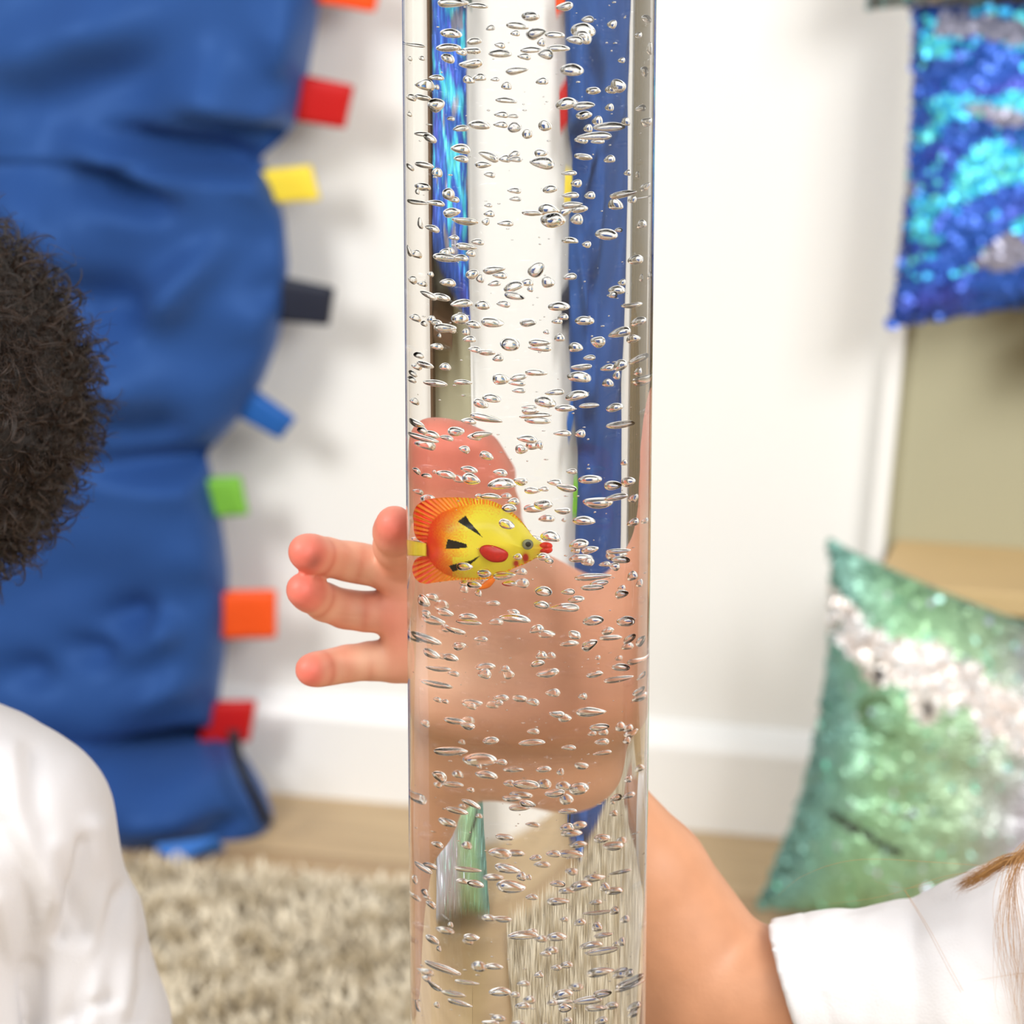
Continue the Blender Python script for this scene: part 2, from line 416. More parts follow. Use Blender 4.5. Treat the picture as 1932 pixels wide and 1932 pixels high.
    for i, p in enumerate(pts):
        for a, b2 in ((-1, -1), (1, -1), (1, 1), (-1, 1)): vs3.append(Vector(p)+WE*a*.0042+WN*b2*.0014)
        if i:
            for j in range(4): x = (i-1)*4+j; y = (i-1)*4+(j+1) % 4; f3.append((x, y, y+4, x+4))
    f3 += [(3, 2, 1, 0), tuple(len(vs3)-4+j for j in range(4))]
    t = mesh_obj('strap', vs3, f3, plain('black_webbing', rgb(24, 28, 38), .8, .1, 300), root, smooth=False); t['label'] = 'dark webbing strap'
def _f(u, v, u2, v2, w, amp):
    a = wallco(onwall(u, v, .12)); b = wallco(onwall(u2, v2, .12)); ds, dz = b[0]-a[0], b[2]-a[2]
    return (a[0], a[2], math.atan2(dz, ds), w, amp, math.hypot(ds, dz))
NOTCH = [(300, .042, 30, -60, .35), (862, .045, 30, 10, .25), (1402, .055, 24, 25, .1)]
FOLDS = [_f(545, 285, 300, 235, .012, -.020), _f(545, 270, 330, 200, .02, .012), _f(400, 300, 160, 255, .011, -.013), _f(300, 400, 100, 310, .014, -.02), _f(330, 360, 80, 270, .016, .012),
         _f(420, 330, 560, 420, .02, .009), _f(0, 345, 260, 620, .016, .014), _f(260, 620, 420, 440, .016, .012), _f(150, 520, 270, 650, .02, -.016),
         _f(0, 130, 330, 30, .03, .014), _f(0, 200, 420, 80, .028, -.012), _f(300, 230, 470, 120, .025, .010), _f(520, 40, 555, 200, .02, .008),
         _f(120, 700, 300, 800, .03, .010), _f(330, 830, 120, 810, .02, -.012), _f(240, 900, 400, 930, .03, .008), _f(180, 1180, 300, 1170, .014, -.010), _f(130, 1220, 220, 1260, .012, -.010),
         _f(250, 1240, 330, 1170, .014, .008), _f(20, 1275, 110, 1260, .014, -.008), _f(230, 1345, 380, 1290, .016, .009), _f(180, 1440, 390, 1415, .012, -.016), _f(240, 1530, 460, 1500, .02, .010), _f(380, 1580, 460, 1520, .012, -.008)]
blue_cushion()

# ================================================================== sequin cushions
m_seq = attr_mat('iridescent_sequins', .34, .38, .6)
def sequin_cushion(name, label, quad, depth, k_of, basecol, colour, size, nrow, tilt=.35, droop=.10):
    """quad: TL, TR, BR, BL world corners of the cushion; plump pillow with rows of overlapping discs on its front"""
    TL, TR, BR, BL = [Vector(q) for q in quad]
    n = ((TR-TL).cross(BL-TL)).normalized()
    if n.dot(WN) < 0: n = -n
    def pt(a, b, side, extra=0.):
        # concave sides, plump middle
        A = a+.0; B = b
        ca = .5+(A-.5)*(1-droop*(1-(2*B-1)**2)); cb = .5+(B-.5)*(1-droop*(1-(2*A-1)**2))
        p = TL.lerp(TR, ca).lerp(BL.lerp(BR, ca), cb)
        h = (max(0., (1-(2*a-1)**4)*(1-(2*b-1)**4)))**.62*depth*(1 if side > 0 else .45)
        w = .0035*fn(p, 25)+.002*fn(p, 60)
        return p+n*side*(h+extra+w*min(1, h*60))
    M = 36; vs = []; fs = []
    for side in (1, -1):
        for j in range(M+1):
            for i in range(M+1): vs.append(pt(i/M, j/M, side))
    S = (M+1)**2
    for j in range(M):
        for i in range(M):
            a = j*(M+1)+i; fs.append((a, a+1, a+M+2, a+M+1)); fs.append((S+a+M+1, S+a+M+2, S+a+1, S+a))
    def rim(i, j): return j*(M+1)+i
    border = [(i, 0) for i in range(M)]+[(M, j) for j in range(M)]+[(M-i, M) for i in range(M)]+[(0, M-j) for j in range(M)]
    for q in range(len(border)):
        a = rim(*border[q]); b = rim(*border[(q+1) % len(border)]); fs.append((a, S+a, S+b, b))
    ctr = (TL+TR+BR+BL)/4; root = empty(name, (ctr.x, ctr.y, min(BL.z, BR.z)))
    thing(root, label, 'cushion')
    bm_root = mesh_obj('cover', vs, fs, plain(name+'_cloth', rgb(*basecol), .7, .08, 80, .2), root)
    bm = bmesh.new(); bm.from_mesh(bm_root.data); bmesh.ops.remove_doubles(bm, verts=bm.verts[:], dist=1e-5); bmesh.ops.recalc_face_normals(bm, faces=bm.faces[:]); bm.to_mesh(bm_root.data); bm.free()
    sv = []; sf = []; scol = []
    ncol = int(nrow*(TR-TL).length/(BL-TL).length)
    r = size/2
    for j in range(nrow):
        for i in range(ncol):
            a = (i+(.5 if j % 2 else 0)+.25+random.uniform(-.08, .08))/ncol; b = (j+.5+random.uniform(-.1, .1))/nrow
            if a >= .995: continue
            c, tl, skip = colour(a, b)
            if skip: continue
            p = pt(a, b, 1, .0012); ex = (pt(min(1, a+.01), b, 1)-pt(max(0, a-.01), b, 1)).normalized(); ey = (pt(a, min(1, b+.01), 1)-pt(a, max(0, b-.01), 1)).normalized()
            nn = ex.cross(ey).normalized()
            if nn.dot(WN) < 0: nn = -nn
            edge = min(a, 1-a, b, 1-b); tt = tilt*(1+1.2*(edge < .04))*tl
            nn = (nn+ex*random.gauss(0, tt)+ey*(random.gauss(0, tt)-.12)).normalized()
            e1 = (ex-nn*ex.dot(nn)).normalized(); e2 = nn.cross(e1); q = len(sv); sv.append(p+nn*.0004)
            if edge < .03: sv[-1] += n*0+ (ex*(-1 if a < .5 else 1)*random.uniform(0, .004) if min(a, 1-a) < .03 else Vector())
            p = sv[-1]
            for t in range(8): an = t*math.pi/4; sv.append(p+e1*r*math.cos(an)+e2*r*math.sin(an))
            for t in range(8): sf.append((q, q+1+t, q+1+(t+1) % 8))
            scol += [c]*9
    s = mesh_obj('sequins', sv, sf, m_seq, root, smooth=False, colors=scol); s['kind'] = 'stuff'
    return root
def mixc(stops, t):
    t = max(0, min(1, t))
    for (a, ca), (b, cb) in zip(stops[:-1], stops[1:]):
        if t <= b:
            f = (t-a)/(b-a+1e-9); return np.array(ca)*(1-f)+np.array(cb)*f
    return np.array(stops[-1][1])
C3 = lambda *c: np.array(rgb(*c)[:3])
def green_col(a, b):
    # a: 0 left..1 right (only about the left 45 percent shows), b: 0 top..1 bottom
    c = mixc([(0, C3(112, 160, 150)), (.06, C3(132, 182, 168)), (.18, C3(150, 196, 150)), (.36, C3(160, 188, 152)), (.5, C3(178, 174, 180)), (1, C3(180, 186, 200))], a+.05*fn((a*5, b*5, 0), 1))
    c = np.minimum(1, c*(.93+.2*random.random())); tl = .38
    band = abs(b-(.16+.16*a+.02*math.sin(a*17))); wdt = .055+.05*a
    if band < wdt*(1+.5*fn((a*22, b*22, 3), 1)): c = mixc([(0, C3(250, 244, 240)), (.5, C3(252, 238, 230)), (1, C3(240, 250, 255))], random.random()); tl = 1.3  # pale flipped sequins, their glints put into the near-white colour
    elif random.random() < .05: c = mixc([(0, C3(230, 240, 244)), (.5, C3(140, 250, 210)), (1, C3(220, 200, 240))], random.random()); tl = 1.5
    for (x, y, r0, r1) in EYES:
        d = math.hypot((a-x)/r0, (b-y)/r1)
        if d < 1: c = C3(226, 220, 212); tl = .8
        if math.hypot((a-x-.008)/(r0*.30), (b-y-.005)/(r1*.62)) < 1: c = C3(34, 32, 40); tl = .5
    # brow-like nose arc and dark mouth line of flipped sequins
    dx, dy = a-NOSE[0], b-NOSE[1]; rr = math.hypot(dx, dy*1.05)
    if abs(rr-.050) < .010 and (math.atan2(-dy, -dx) < 1.9 and math.atan2(-dy, -dx) > -2.4) : c = C3(104, 138, 96)
    if abs((b-MOUTH[1])-.42*(a-MOUTH[0])) < .013 and 0 < a-MOUTH[0] < .18: c = C3(56, 62, 54); tl = .4
    return c, tl, False
def blue_col(a, b):
    t = fn((a*4, b*9, 7), 1); c = mixc([(0, C3(40, 84, 170)), (.5, C3(50, 104, 210)), (1, C3(66, 80, 190))], .5+.9*t+random.uniform(-.2, .2)); tl = .8
    cy = .8*fn((a*6+3, b*11, 1), 1)+.75*math.exp(-((a-.30)/.20)**2)*max(0, math.exp(-((b-.30)/.05)**2)+math.exp(-((b-.52)/.06)**2)+.8*math.exp(-((b-.06)/.05)**2)+.5*math.exp(-((b-.70)/.04)**2))
    if b > .84 or a < .02: cy = -1
    if cy > .28 or random.random() < .05*(b < .85): c = mixc([(0, C3(60, 180, 255)), (.5, C3(70, 220, 255)), (1, C3(130, 255, 225))], random.random()); tl = 1.1
    g = fn((a*5+9, b*8, 4), 1)
    if g > .42: c = C3(150, 150, 170)*(.8+.4*random.random()); tl = .5
    return c, tl, False
EYES = [(.125, .243, .034, .046), (.245, .283, .036, .05)]; NOSE = (.155, .36); MOUTH = (.075, .66)
gTL = onwall(1568, 1018, .185); gBL = onz(1428, 1712, .012); 
gTR = onwall(1568+900, 1018+300, .185); gBR = onz(1428+930, 1712+150, .012)
sequin_cushion('sequin_cushion', 'square green sequin cushion with pale face leaning on the shelf, standing on floor', (gTL, gTR, gBR, gBL), .045, None, (132, 172, 154), green_col, .0062, 92)
bBL = onwall(1678, 618, .105); bTL = onwall(1722, 8, .09); bBR = onwall(2440, 540, .105); bTR = onwall(2430, -45, .09)
sequin_cushion('sequin_cushion', 'blue and cyan sequin cushion on the dark ledge, above the green cushion', (bTL, bTR, bBR, bBL), .045, None, (40, 74, 150), blue_col, .006, 64, droop=.045)
def silver_col(a, b): return mixc([(0, C3(150, 140, 128)), (.7, C3(120, 130, 130)), (1, C3(110, 190, 200))], random.random()), .7, False
sTL = onwall(1640, -260, .085); sBL = onwall(1632, 20, .105); sBR = onwall(2400, -30, .105); sTR = onwall(2400, -300, .085)
sequin_cushion('sequin_cushion', 'grey silver sequin cushion lying on top of the blue sequin cushion', (sTL, sTR, sBR, sBL), .03, None, (128, 118, 104), silver_col, .006, 30, droop=.06)
lz = onwall(1950, 590, .10).z-.016
le = bm_obj('wall_ledge', wbox(wallco(onwall(1990, 600, .03))[0], wallco(onwall(2450, 560, .03))[0], .013, .115, lz-.018, lz, .002), m_darkwood_gap)
thing(le, 'narrow dark wooden ledge under the blue sequin cushion, fixed to greige panel', 'ledge')
# ================================================================== bubble tube
m_acr = clear('clear_acrylic', N_A, (.995, 1, 1, 1)); m_wat = clear('still_water', N_W/N_A)
def cylinder(R, z0, z1, seg=384):
    bm = bmesh.new(); a = []; b = []
    for i in range(seg):
        t = 2*math.pi*i/seg; a.append(bm.verts.new((R*math.cos(t), R*math.sin(t), z0))); b.append(bm.verts.new((R*math.cos(t), R*math.sin(t), z1)))
    side = [bm.faces.new((a[i], a[(i+1) % seg], b[(i+1) % seg], b[i])) for i in range(seg)]
    bm.faces.new(a[::-1]); bm.faces.new(b)
    for e in bm.edges:
        if abs(e.verts[0].co.z-e.verts[1].co.z) < 1e-9: e.smooth = False
    return bm
tube = empty('bubble_tube', (0, 0, 0))
thing(tube, 'tall clear acrylic bubble tube filled with water, standing between the two children', 'bubble tube')
bm_obj('tube_wall', cylinder(R_O, .071, 1.25), m_acr, tube, True)
bm_obj('water', cylinder(R_I, .08, 1.20), m_wat, tube, True)
def lathe(prof, seg=96):
    vs = []; fs = []
    for r, z in prof:
        for i in range(seg): t = 2*math.pi*i/seg; vs.append((r*math.cos(t), r*math.sin(t), z))
    for j in range(len(prof)-1):
        for i in range(seg): a = j*seg+i; b = j*seg+(i+1) % seg; fs.append((a, b, b+seg, a+seg))
    fs.append(tuple(range(seg))[::-1]); fs.append(tuple(range((len(prof)-1)*seg, len(prof)*seg))); return vs, fs
m_base = plain('white_moulded_plastic', rgb(236, 236, 234), .4, .01)
mesh_obj('base', *lathe([(.13, 0), (.135, .006), (.135, .05), (.128, .062), (.06, .066), (.056, .070)]), m_base, tube)
mesh_obj('cap', *lathe([(.054, 1.2505), (.056, 1.253), (.056, 1.28), (.05, 1.287)]), m_base, tube)

# ================================================================== toy fish in the water
def fish():
    U = lambda x: 740+.26915*x; V = lambda y: 900+.26915*y
    O = curve_pts([(150, 320), (146, 262), (168, 205), (205, 176), (270, 152), (400, 142), (560, 148), (680, 163), (765, 198), (860, 262), (930, 338), (978, 405), (1028, 448), (1072, 470), (1100, 488), (1098, 518),
                   (1060, 532), (1000, 572), (930, 610), (850, 642), (765, 690), (680, 714), (560, 722), (440, 724), (335, 735), (222, 748), (165, 715), (140, 655), (150, 600), (178, 566), (228, 548), (236, 505), (226, 462), (176, 436), (152, 380)], 5)
    body = curve_pts([(250, 420), (270, 330), (350, 250), (480, 205), (620, 190), (740, 215), (850, 275), (930, 345), (985, 415), (1040, 455), (1090, 478), (1092, 520), (1040, 545), (985, 575), (900, 610), (800, 655), (690, 690), (560, 708), (430, 700), (340, 660), (270, 590), (245, 510)], 5)
    step = 5.0; xs = np.arange(120, 1120, step); ys = np.arange(120, 770, step)
    G = np.stack(np.meshgrid(xs, ys, indexing='ij'), -1); P = G.reshape(-1, 2)
    ins = pip(P, [tuple(o) for o in O]); do = polydist(P, O); inb = pip(P, [tuple(o) for o in body]); db = polydist(P, body)
    keep = (ins | (do < step*.75)).reshape(G.shape[:2]); snap = P.copy()
    # pull the border points onto the outline
    Oa = np.array(O)
    for q in np.nonzero((~ins) & (do < step*.75))[0]:
        best = None
        for i in range(len(Oa)):
            a, b = Oa[i], Oa[(i+1) % len(Oa)]; ab = b-a; t = np.clip(((P[q]-a)@ab)/(ab@ab+1e-9), 0, 1); c = a+t*ab; d = np.linalg.norm(P[q]-c)
            if best is None or d < best[0]: best = (d, c)
        snap[q] = best[1]
    th = np.where(inb, .0011+.0085*(1-np.clip(1-db/200, 0, 1)**2.2), .0011)
    th = np.where((~inb) & ins, .0008+.0003*np.sin(np.arctan2(P[:, 1]-450, P[:, 0]-620)*95), th)
    # colours
    yel = C3(255, 236, 66); red = C3(244, 52, 16); org = C3(255, 140, 24); col = np.zeros((len(P), 3))
    X, Y = snap[:, 0], snap[:, 1]
    nz = np.array([fn((x*.09, y*.09, 0), 1)+.5*fn((x*.3, y*.3, 2), 1) for x, y in snap])
    edge_t = np.clip(1-db/130, 0, 1); left = np.clip((600-X)/340, 0, 1)
    t = np.clip(left*.9+edge_t*.35*(X < 760)+nz*.22-.18-.25*((Y > 560) & (X > 420)), 0, 1)
    for i in range(3):
        ch = np.where(t < .5, yel[i]+(org[i]-yel[i])*t*2, org[i]+(red[i]-org[i])*(t-.5)*2); col[:, i] = ch
    ray_ = np.sin(np.arctan2(Y-470, X-640)*85)
    tf = np.clip((560-X)/300, 0, 1)
    fin = ~inb
    for i in range(3):
        base = yel[i]*(1-tf)+red[i]*tf; alt = org[i]*(1-tf)+org[i]*.95*tf
        f = np.where(ray_ > .1, base, alt); col[fin, i] = f[fin]
    ped = (np.clip(1-np.abs(X-245)/125, 0, 1)*np.clip(1-((Y-505)/105)**2, 0, 1))[:, None]; ped = np.clip(ped*1.8, 0, .85); col = col*(1-ped)+C3(238, 44, 14)*ped
    def paint(poly, c): m = pip(snap, poly); col[m] = c
    bk = C3(14, 13, 14)
    paint([(458, 312), (514, 270), (545, 318), (570, 345), (605, 385), (632, 422), (575, 385)], bk)
    paint([(388, 436), (460, 452), (518, 470), (528, 494), (470, 500), (374, 502)], bk)
    paint([(398, 622), (470, 602), (545, 588), (622, 548), (540, 622), (450, 656), (424, 664)], bk)
    snout = np.clip((X-960)/80, 0, 1)*(Y > 470); col = col*(1-.35*snout[:, None])+C3(255, 150, 40)*(.35*snout[:, None])
    g = np.exp(-(((X-935)/22)**2+((Y-566)/32)**2)); col = col*(1-np.clip(g*1.6, 0, 1)[:, None])+C3(206, 30, 24)*np.clip(g*1.6, 0, 1)[:, None]
    g = np.exp(-(((X-868)/20)**2+((Y-606)/24)**2)); col = col*(1-np.clip(g*1.4, 0, 1)[:, None])+C3(206, 40, 24)*np.clip(g*1.4, 0, 1)[:, None]
    def place(x, y, dep):
        q = inside(U(x), V(y)); 
        if q is None: q = inside(max(U(x), 769.5), V(y))
        p, d, tm = q
        yy = -.004+dep+.006*max(0, min(1, (500-x)/380))
        t = (yy-p[1])/d[1]
        return Vector(at(p, d, t))
    idx = -np.ones(len(P), int); vs = []; cs = []
    ids = np.nonzero(keep.ravel())[0]
    for q in ids: idx[q] = len(vs); vs.append(place(*snap[q], -th[q])); cs.append(col[q])
    nfront = len(vs)
    off = {}
    for q in ids: off[q] = len(vs); vs.append(place(*snap[q], th[q])+Vector((0, 0, 0))); cs.append(col[q])
    fs = []; ny = len(ys); ecount = {}
    for i in range(len(xs)-1):
        for j in range(ny-1):
            a, b, c, d = i*ny+j, (i+1)*ny+j, (i+1)*ny+j+1, i*ny+j+1
            k = [q for q in (a, b, c, d) if idx[q] >= 0]
            if len(k) < 3: continue
            fs.append([idx[q] for q in k]); fs.append([off[q] for q in k[::-1]])
            for m in range(len(k)):
                e = (k[m], k[(m+1) % len(k)]); ecount[e] = 1
    for (a, b) in list(ecount):
        if (b, a) not in ecount: fs.append((idx[b], idx[a], off[a], off[b]))
    ctr = place(600, 450, 0); root = empty('toy_fish', (ctr.x, ctr.y, ctr.z-.03))
    thing(root, 'yellow and orange plastic toy fish with black wedge marks, inside the tube', 'toy fish')
    m = attr_mat('painted_fish_plastic', .35)
    me = mesh_obj('body', vs, fs, m, root, colors=cs)
    bm = bmesh.new(); bm.from_mesh(me.data); bmesh.ops.recalc_face_normals(bm, faces=bm.faces[:]); bm.to_mesh(me.data); bm.free()
    def patch(name, poly, dep, mat, bulge=.0015, lab=None, thick=.001):
        c = np.mean(np.array(poly), 0); vs = []; fs = []; R = 5; n = len(poly)
        for r in range(R+1):
            f = r/R
            for x, y in poly: vs.append(place(c[0]+(x-c[0])*f, c[1]+(y-c[1])*f, dep-bulge*(1-f*f)))
        for r in range(R):
            for i in range(n): fs.append((r*n+i, r*n+(i+1) % n, (r+1)*n+(i+1) % n, (r+1)*n+i))
        o = mesh_obj(name, vs, fs, mat, root); sd = o.modifiers.new('t', 'SOLIDIFY'); sd.thickness = thick; sd.offset = 0
        if lab: o['label'] = lab
        return o
    mr = plain('red_fin_plastic', rgb(190, 24, 8), .4, .3, 900); my = plain('yellow_tag_plastic', rgb(255, 226, 60), .4, .03)
    mo = plain('orange_fin_plastic', rgb(255, 120, 24), .4, .2, 600)
    patch('pectoral_fin', curve_pts([(613, 512), (645, 480), (720, 486), (808, 530), (785, 586), (705, 592), (645, 560)], 4), -.0104, mr, .0008, 'red side fin')
    patch('tail_tab', [(100, 440), (170, 455), (238, 466), (240, 510), (239, 553), (170, 552), (106, 547), (104, 490)], -.0022, my, .0002, 'yellow tail tab')
    patch('pelvic_fin', curve_pts([(606, 782), (650, 745), (690, 712), (722, 705), (700, 745), (665, 775)], 3), -.003, mo, .0005, 'orange belly fin')
    patch('pelvic_fin', curve_pts([(772, 745), (800, 735), (850, 742), (845, 756), (800, 757)], 3), -.004, mr, .0005, 'red belly fin')
    for yy in (484, 510):
        patch('lip', curve_pts([(1048, yy), (1068, yy-13), (1100, yy-8), (1104, yy+5), (1075, yy+13)], 4), -.0026, plain('red_lip_paint', rgb(226, 40, 22), .35), .001, 'red lip', .002)
    circ = lambda cx, cy, r, n=24: [(cx+r*math.cos(2*math.pi*i/n), cy+r*math.sin(2*math.pi*i/n)) for i in range(n)]
    patch('eye', circ(950, 472, 31), -.0078, plain('grey_eye_paint', rgb(140, 142, 118), .2), .001)
    ey = COL.objects['eye']; pu = patch('pupil', circ(953, 471, 12), -.0092, plain('black_eye_paint', rgb(16, 18, 16), .2), .0004); pu.parent = ey
fish()
# ================================================================== the two children
def S(u, v, y, r): return (tuple(ony(u, v, y)), r)
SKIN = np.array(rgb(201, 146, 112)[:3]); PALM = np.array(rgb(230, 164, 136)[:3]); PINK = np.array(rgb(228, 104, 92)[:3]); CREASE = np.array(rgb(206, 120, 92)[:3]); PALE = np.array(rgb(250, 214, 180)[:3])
m_skin = attr_mat('child_skin', .48, spec=.35, bump=.12, bscale=420)
m_white = plain('white_cotton_jersey', rgb(232, 231, 233), .85, .01, 60, .12, sheen=.1, bscale=900)
m_trousers = plain('dark_grey_cotton', rgb(70, 74, 86), .85, .06, 60)
m_sole = plain('grey_knit_sock', rgb(150, 150, 156), .9, .05, 90)
def jit(P, amp, sc): return np.array([amp*fn(p, sc) for p in P])

def face_parts(hc, fwd, up, R, root, iris):
    side = fwd.cross(up).normalized(); we = plain('eye_white', rgb(240, 238, 234), .2); wi = plain('iris_'+iris[0], rgb(*iris[1]), .15)
    lipm = plain('lip_skin_'+iris[0], rgb(190, 100, 92), .45)
    def ball(name, c, r, m, sc=(1, 1, 1)):
        bm = bmesh.new(); bmesh.ops.create_uvsphere(bm, u_segments=20, v_segments=12, radius=1)
        for v in bm.verts: v.co = c+side*v.co.x*r*sc[0]+fwd*v.co.y*r*sc[1]+up*v.co.z*r*sc[2]
        return bm_obj(name, bm, m, root, True)
    for s in (-1, 1):
        e = hc+fwd*R*.86+side*s*R*.36-up*R*.06; eo = ball('eye', e, R*.15, we); io = ball('iris', e+fwd*R*.10, R*.075, wi, (1, .8, 1)); io.parent = eo
    ball('mouth', hc+fwd*R*.93-up*R*.62, R*.24, lipm, (1, .3, .26))

def head_prims(sd, hc, fwd, up, R):
    side = fwd.cross(up).normalized(); M = np.array([list(side), list(fwd), list(up)]).T
    sd.ell(hc+up*R*.12, (R*.92, R*1.05, R*1.0), .02, M)
    sd.ell(hc+fwd*R*.28-up*R*.45, (R*.70, R*.68, R*.72), .03, M)          # jaw
    sd.chain([(hc+fwd*R*.98-up*R*.05, R*.07), (hc+fwd*R*1.10-up*R*.32, R*.13)], .012)   # nose
    for s in (-1, 1):
        sd.ell(hc+side*s*R*.95-up*R*.15, (R*.08, R*.2, R*.28), .006, M)    # ears
        sd.ell(hc+fwd*R*.62+side*s*R*.42-up*R*.42, (R*.28, R*.3, R*.26), .02, M)
        sd.ell(hc+fwd*R*.99+side*s*R*.36-up*R*.05, (R*.17, R*.14, R*.12), .008, M, sub=True)

def mesh_from(sd, it=2):
    P, Q = sd.poly(); Q = outward(P, Q); return relax(P, Q, it), Q

# ---------------------------------------------------------------- right child: long fair hair, arm round the back of the tube
def right_child():
    # arm and hand at fine resolution
    sd = Sdf((-.115, -.02, .30), (.24, .19, .70), .00125)
    wrist = S(1022, 1238, .088, .0195)
    sd.chain([S(1950, 1870, .075, .036), S(1560, 1885, .080, .0335), S(1420, 1885, .090, .0325), S(1338, 1858, .098, .0345), S(1222, 1655, .099, .0275), S(1122, 1530, .096, .0235), S(1066, 1405, .092, .0215), S(1040, 1310, .088, .0200), wrist], .008)
    # palm
    palm = [[wrist, S(955, 1150, .066, .0135), S(880, 1085, .063, .0120), S(800, 1082, .062, .0105), S(765, 1084, .062, .0095)],
            [wrist, S(940, 1180, .067, .0130), S(850, 1150, .064, .0115), S(765, 1150, .062, .0100)],
            [wrist, S(950, 1235, .068, .0135), S(860, 1210, .065, .0120), S(770, 1200, .062, .0100)],
            [wrist, S(960, 1275, .069, .0150), S(870, 1256, .066, .0120), S(780, 1243, .063, .0095)],
            [S(985, 1272, .073, .0185), S(930, 1268, .0695, .0165), S(860, 1250, .066, .0125)]]
    for p in palm: sd.chain(p, .012)
    sd.chain([S(988, 1180, .071, .016), S(955, 1065, .066, .0155), S(932, 970, .0640, .0130)], .010)      # ball of the thumb
    base = sd.g.copy()
    fingers = [[S(790, 1082, .062, .0100), S(735, 1074, .061, .0090), S(680, 1063, .060, .0080), S(650, 1058, .058, .0077), S(615, 1051, .052, .0078), S(590, 1046, .044, .0078), S(577, 1041, .040, .0076)],      # middle
               [S(790, 1150, .063, .0098), S(740, 1154, .062, .0092), S(690, 1154, .061, .0080), S(650, 1149, .060, .0078), S(612, 1136, .055, .0076), S(585, 1119, .046, .0076), S(572, 1113, .041, .0074)],       # ring
               [S(800, 1244, .064, .0092), S(745, 1248, .063, .0086), S(700, 1247, .062, .0078), S(655, 1252, .059, .0074), S(622, 1259, .054, .0070), S(598, 1263, .048, .0068), S(586, 1264, .045, .0066)],         # little
               [S(830, 1085, .064, .0105), S(778, 1076, .065, .0098), S(752, 1058, .058, .0088), S(744, 1030, .044, .0084), S(744, 1004, .030, .0083), S(744, 990, .024, .0080)],    # index, bent onto the side of the tube
               [S(942, 1000, .064, .0125), S(930, 920, .0640, .0130), S(921, 860, .0635, .0142), S(912, 816, .0630, .0138), S(906, 803, .0630, .0126)]]          # thumb flat on the back
    for f in fingers: sd.chain(f, .0035, onto=base)
    # keep the flesh outside the acrylic: pressed flat
    w, P = sd.win(sd.lo, sd.lo+sd.n*sd.v)
    sd.g = np.maximum(sd.g, (R_O+.0004)-np.linalg.norm(P[..., :2], axis=-1)).astype(np.float32)
    A, Q = mesh_from(sd, 2)
    # torso, head and legs (mostly outside the picture) at a coarser resolution
    hc = ony(2395, 1190, .09); fwd = Vector((-.80, -.58, -.15)).normalized(); up = Vector((-.15, -.05, 1)).normalized(); up = (up-fwd*up.dot(fwd)).normalized(); R = .076
    sh = Vector(S(1850, 1868, .075, 0)[0]); sh2 = sh+Vector((.205, .03, .0)); mid = (sh+sh2)/2
    pel = Vector((mid.x+.02, .10, .085)); b = Sdf((.10, -.35, .0), (.66, .36, .78), .0038)
    b.chain([(mid+Vector((0, 0, -.03)), .062), ((mid+pel)/2, .066), (pel, .075)], .03)
    b.chain([(sh, .036), (mid, .045), (sh2, .038)], .03)
    b.chain([(mid+Vector((0, 0, .0)), .030), (hc-up*R*.7, .030)], .02)
    head_prims(b, hc, fwd, up, R)
    for s, kx, fx in ((-1, (-.13, -.17), (.05, -.26)), (1, (.15, -.17), (-.03, -.22))):
        hip = pel+Vector((.055*s, 0, -.015)); kn = Vector((pel.x+kx[0]*.8, pel.y+kx[1], .075)); an = Vector((pel.x+fx[0], pel.y+fx[1], .05))
        b.chain([(hip, .058), (kn, .042), (an, .028)], .02); b.chain([(an, .028), (an+Vector((.07*s*-1, -.02, -.012)), .024)], .012)
    el2 = sh2+Vector((.05, -.05, -.14)); b.chain([(sh2, .036), (el2, .028), (el2+Vector((-.09, -.11, -.02)), .021)], .015)
    h2 = el2+Vector((-.09, -.11, -.02)); b.chain([(h2, .021), (h2+Vector((-.04, -.045, -.01)), .017)], .01)
    for i in range(4): q = h2+Vector((-.035-.008*i, -.055+.010*i, -.012)); b.chain([(q, .0085), (q+Vector((-.035, -.022+.004*i, -.014)), .0068)], .006)
    b.chain([(h2+Vector((-.01, -.03, .01)), .009), (h2+Vector((-.02, -.065, .012)), .0075)], .006)
    B, QB = mesh_from(b, 1)
    V = np.vstack([A, B]); FQ = np.vstack([Q, QB+len(A)])
    # skin colour: pink pads, creases at the joints, paler ridges
    def g(c, r): return np.exp(-(np.linalg.norm(A-np.array(c), axis=1)/r)**2)[:, None]
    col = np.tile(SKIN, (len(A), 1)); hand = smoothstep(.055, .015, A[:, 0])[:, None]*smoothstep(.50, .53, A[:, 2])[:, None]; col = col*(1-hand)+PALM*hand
    def blend(c, wgt):
        nonlocal col; wgt = np.clip(wgt, 0, 1); col = col*(1-wgt)+c*wgt
    for f, r in zip(fingers, (.0105, .0105, .0095, .0090, .024)):
        tip = np.array(f[-1][0])+np.array((0, -.004, 0)); blend(PINK, g(tip, r*1.15)*(.85 if r < .02 else .7))
    for f in fingers[:3]:
        for j, w_ in ((2, .35), (4, .45)):
            c = np.array(f[j][0])+np.array((0, -.007, 0)); d = np.array(f[j+1][0])-np.array(f[j-1][0]); d /= np.linalg.norm(d)
            al = np.abs((A-c)@d); nr = np.linalg.norm(A-c, axis=1); blend(CREASE, (np.exp(-(al/.0015)**2)*np.exp(-(nr/.009)**2)*w_)[:, None])
            blend(PALE, (np.exp(-((al-.0045)/.003)**2)*np.exp(-(nr/.010)**2)*.35)[:, None])
    blend(PINK, g(ony(735, 1180, .052), .016)*.35); blend(PALE, g(ony(700, 1225, .055), .007)*.5); blend(PINK, g(ony(930, 880, .05), .03)*.35)
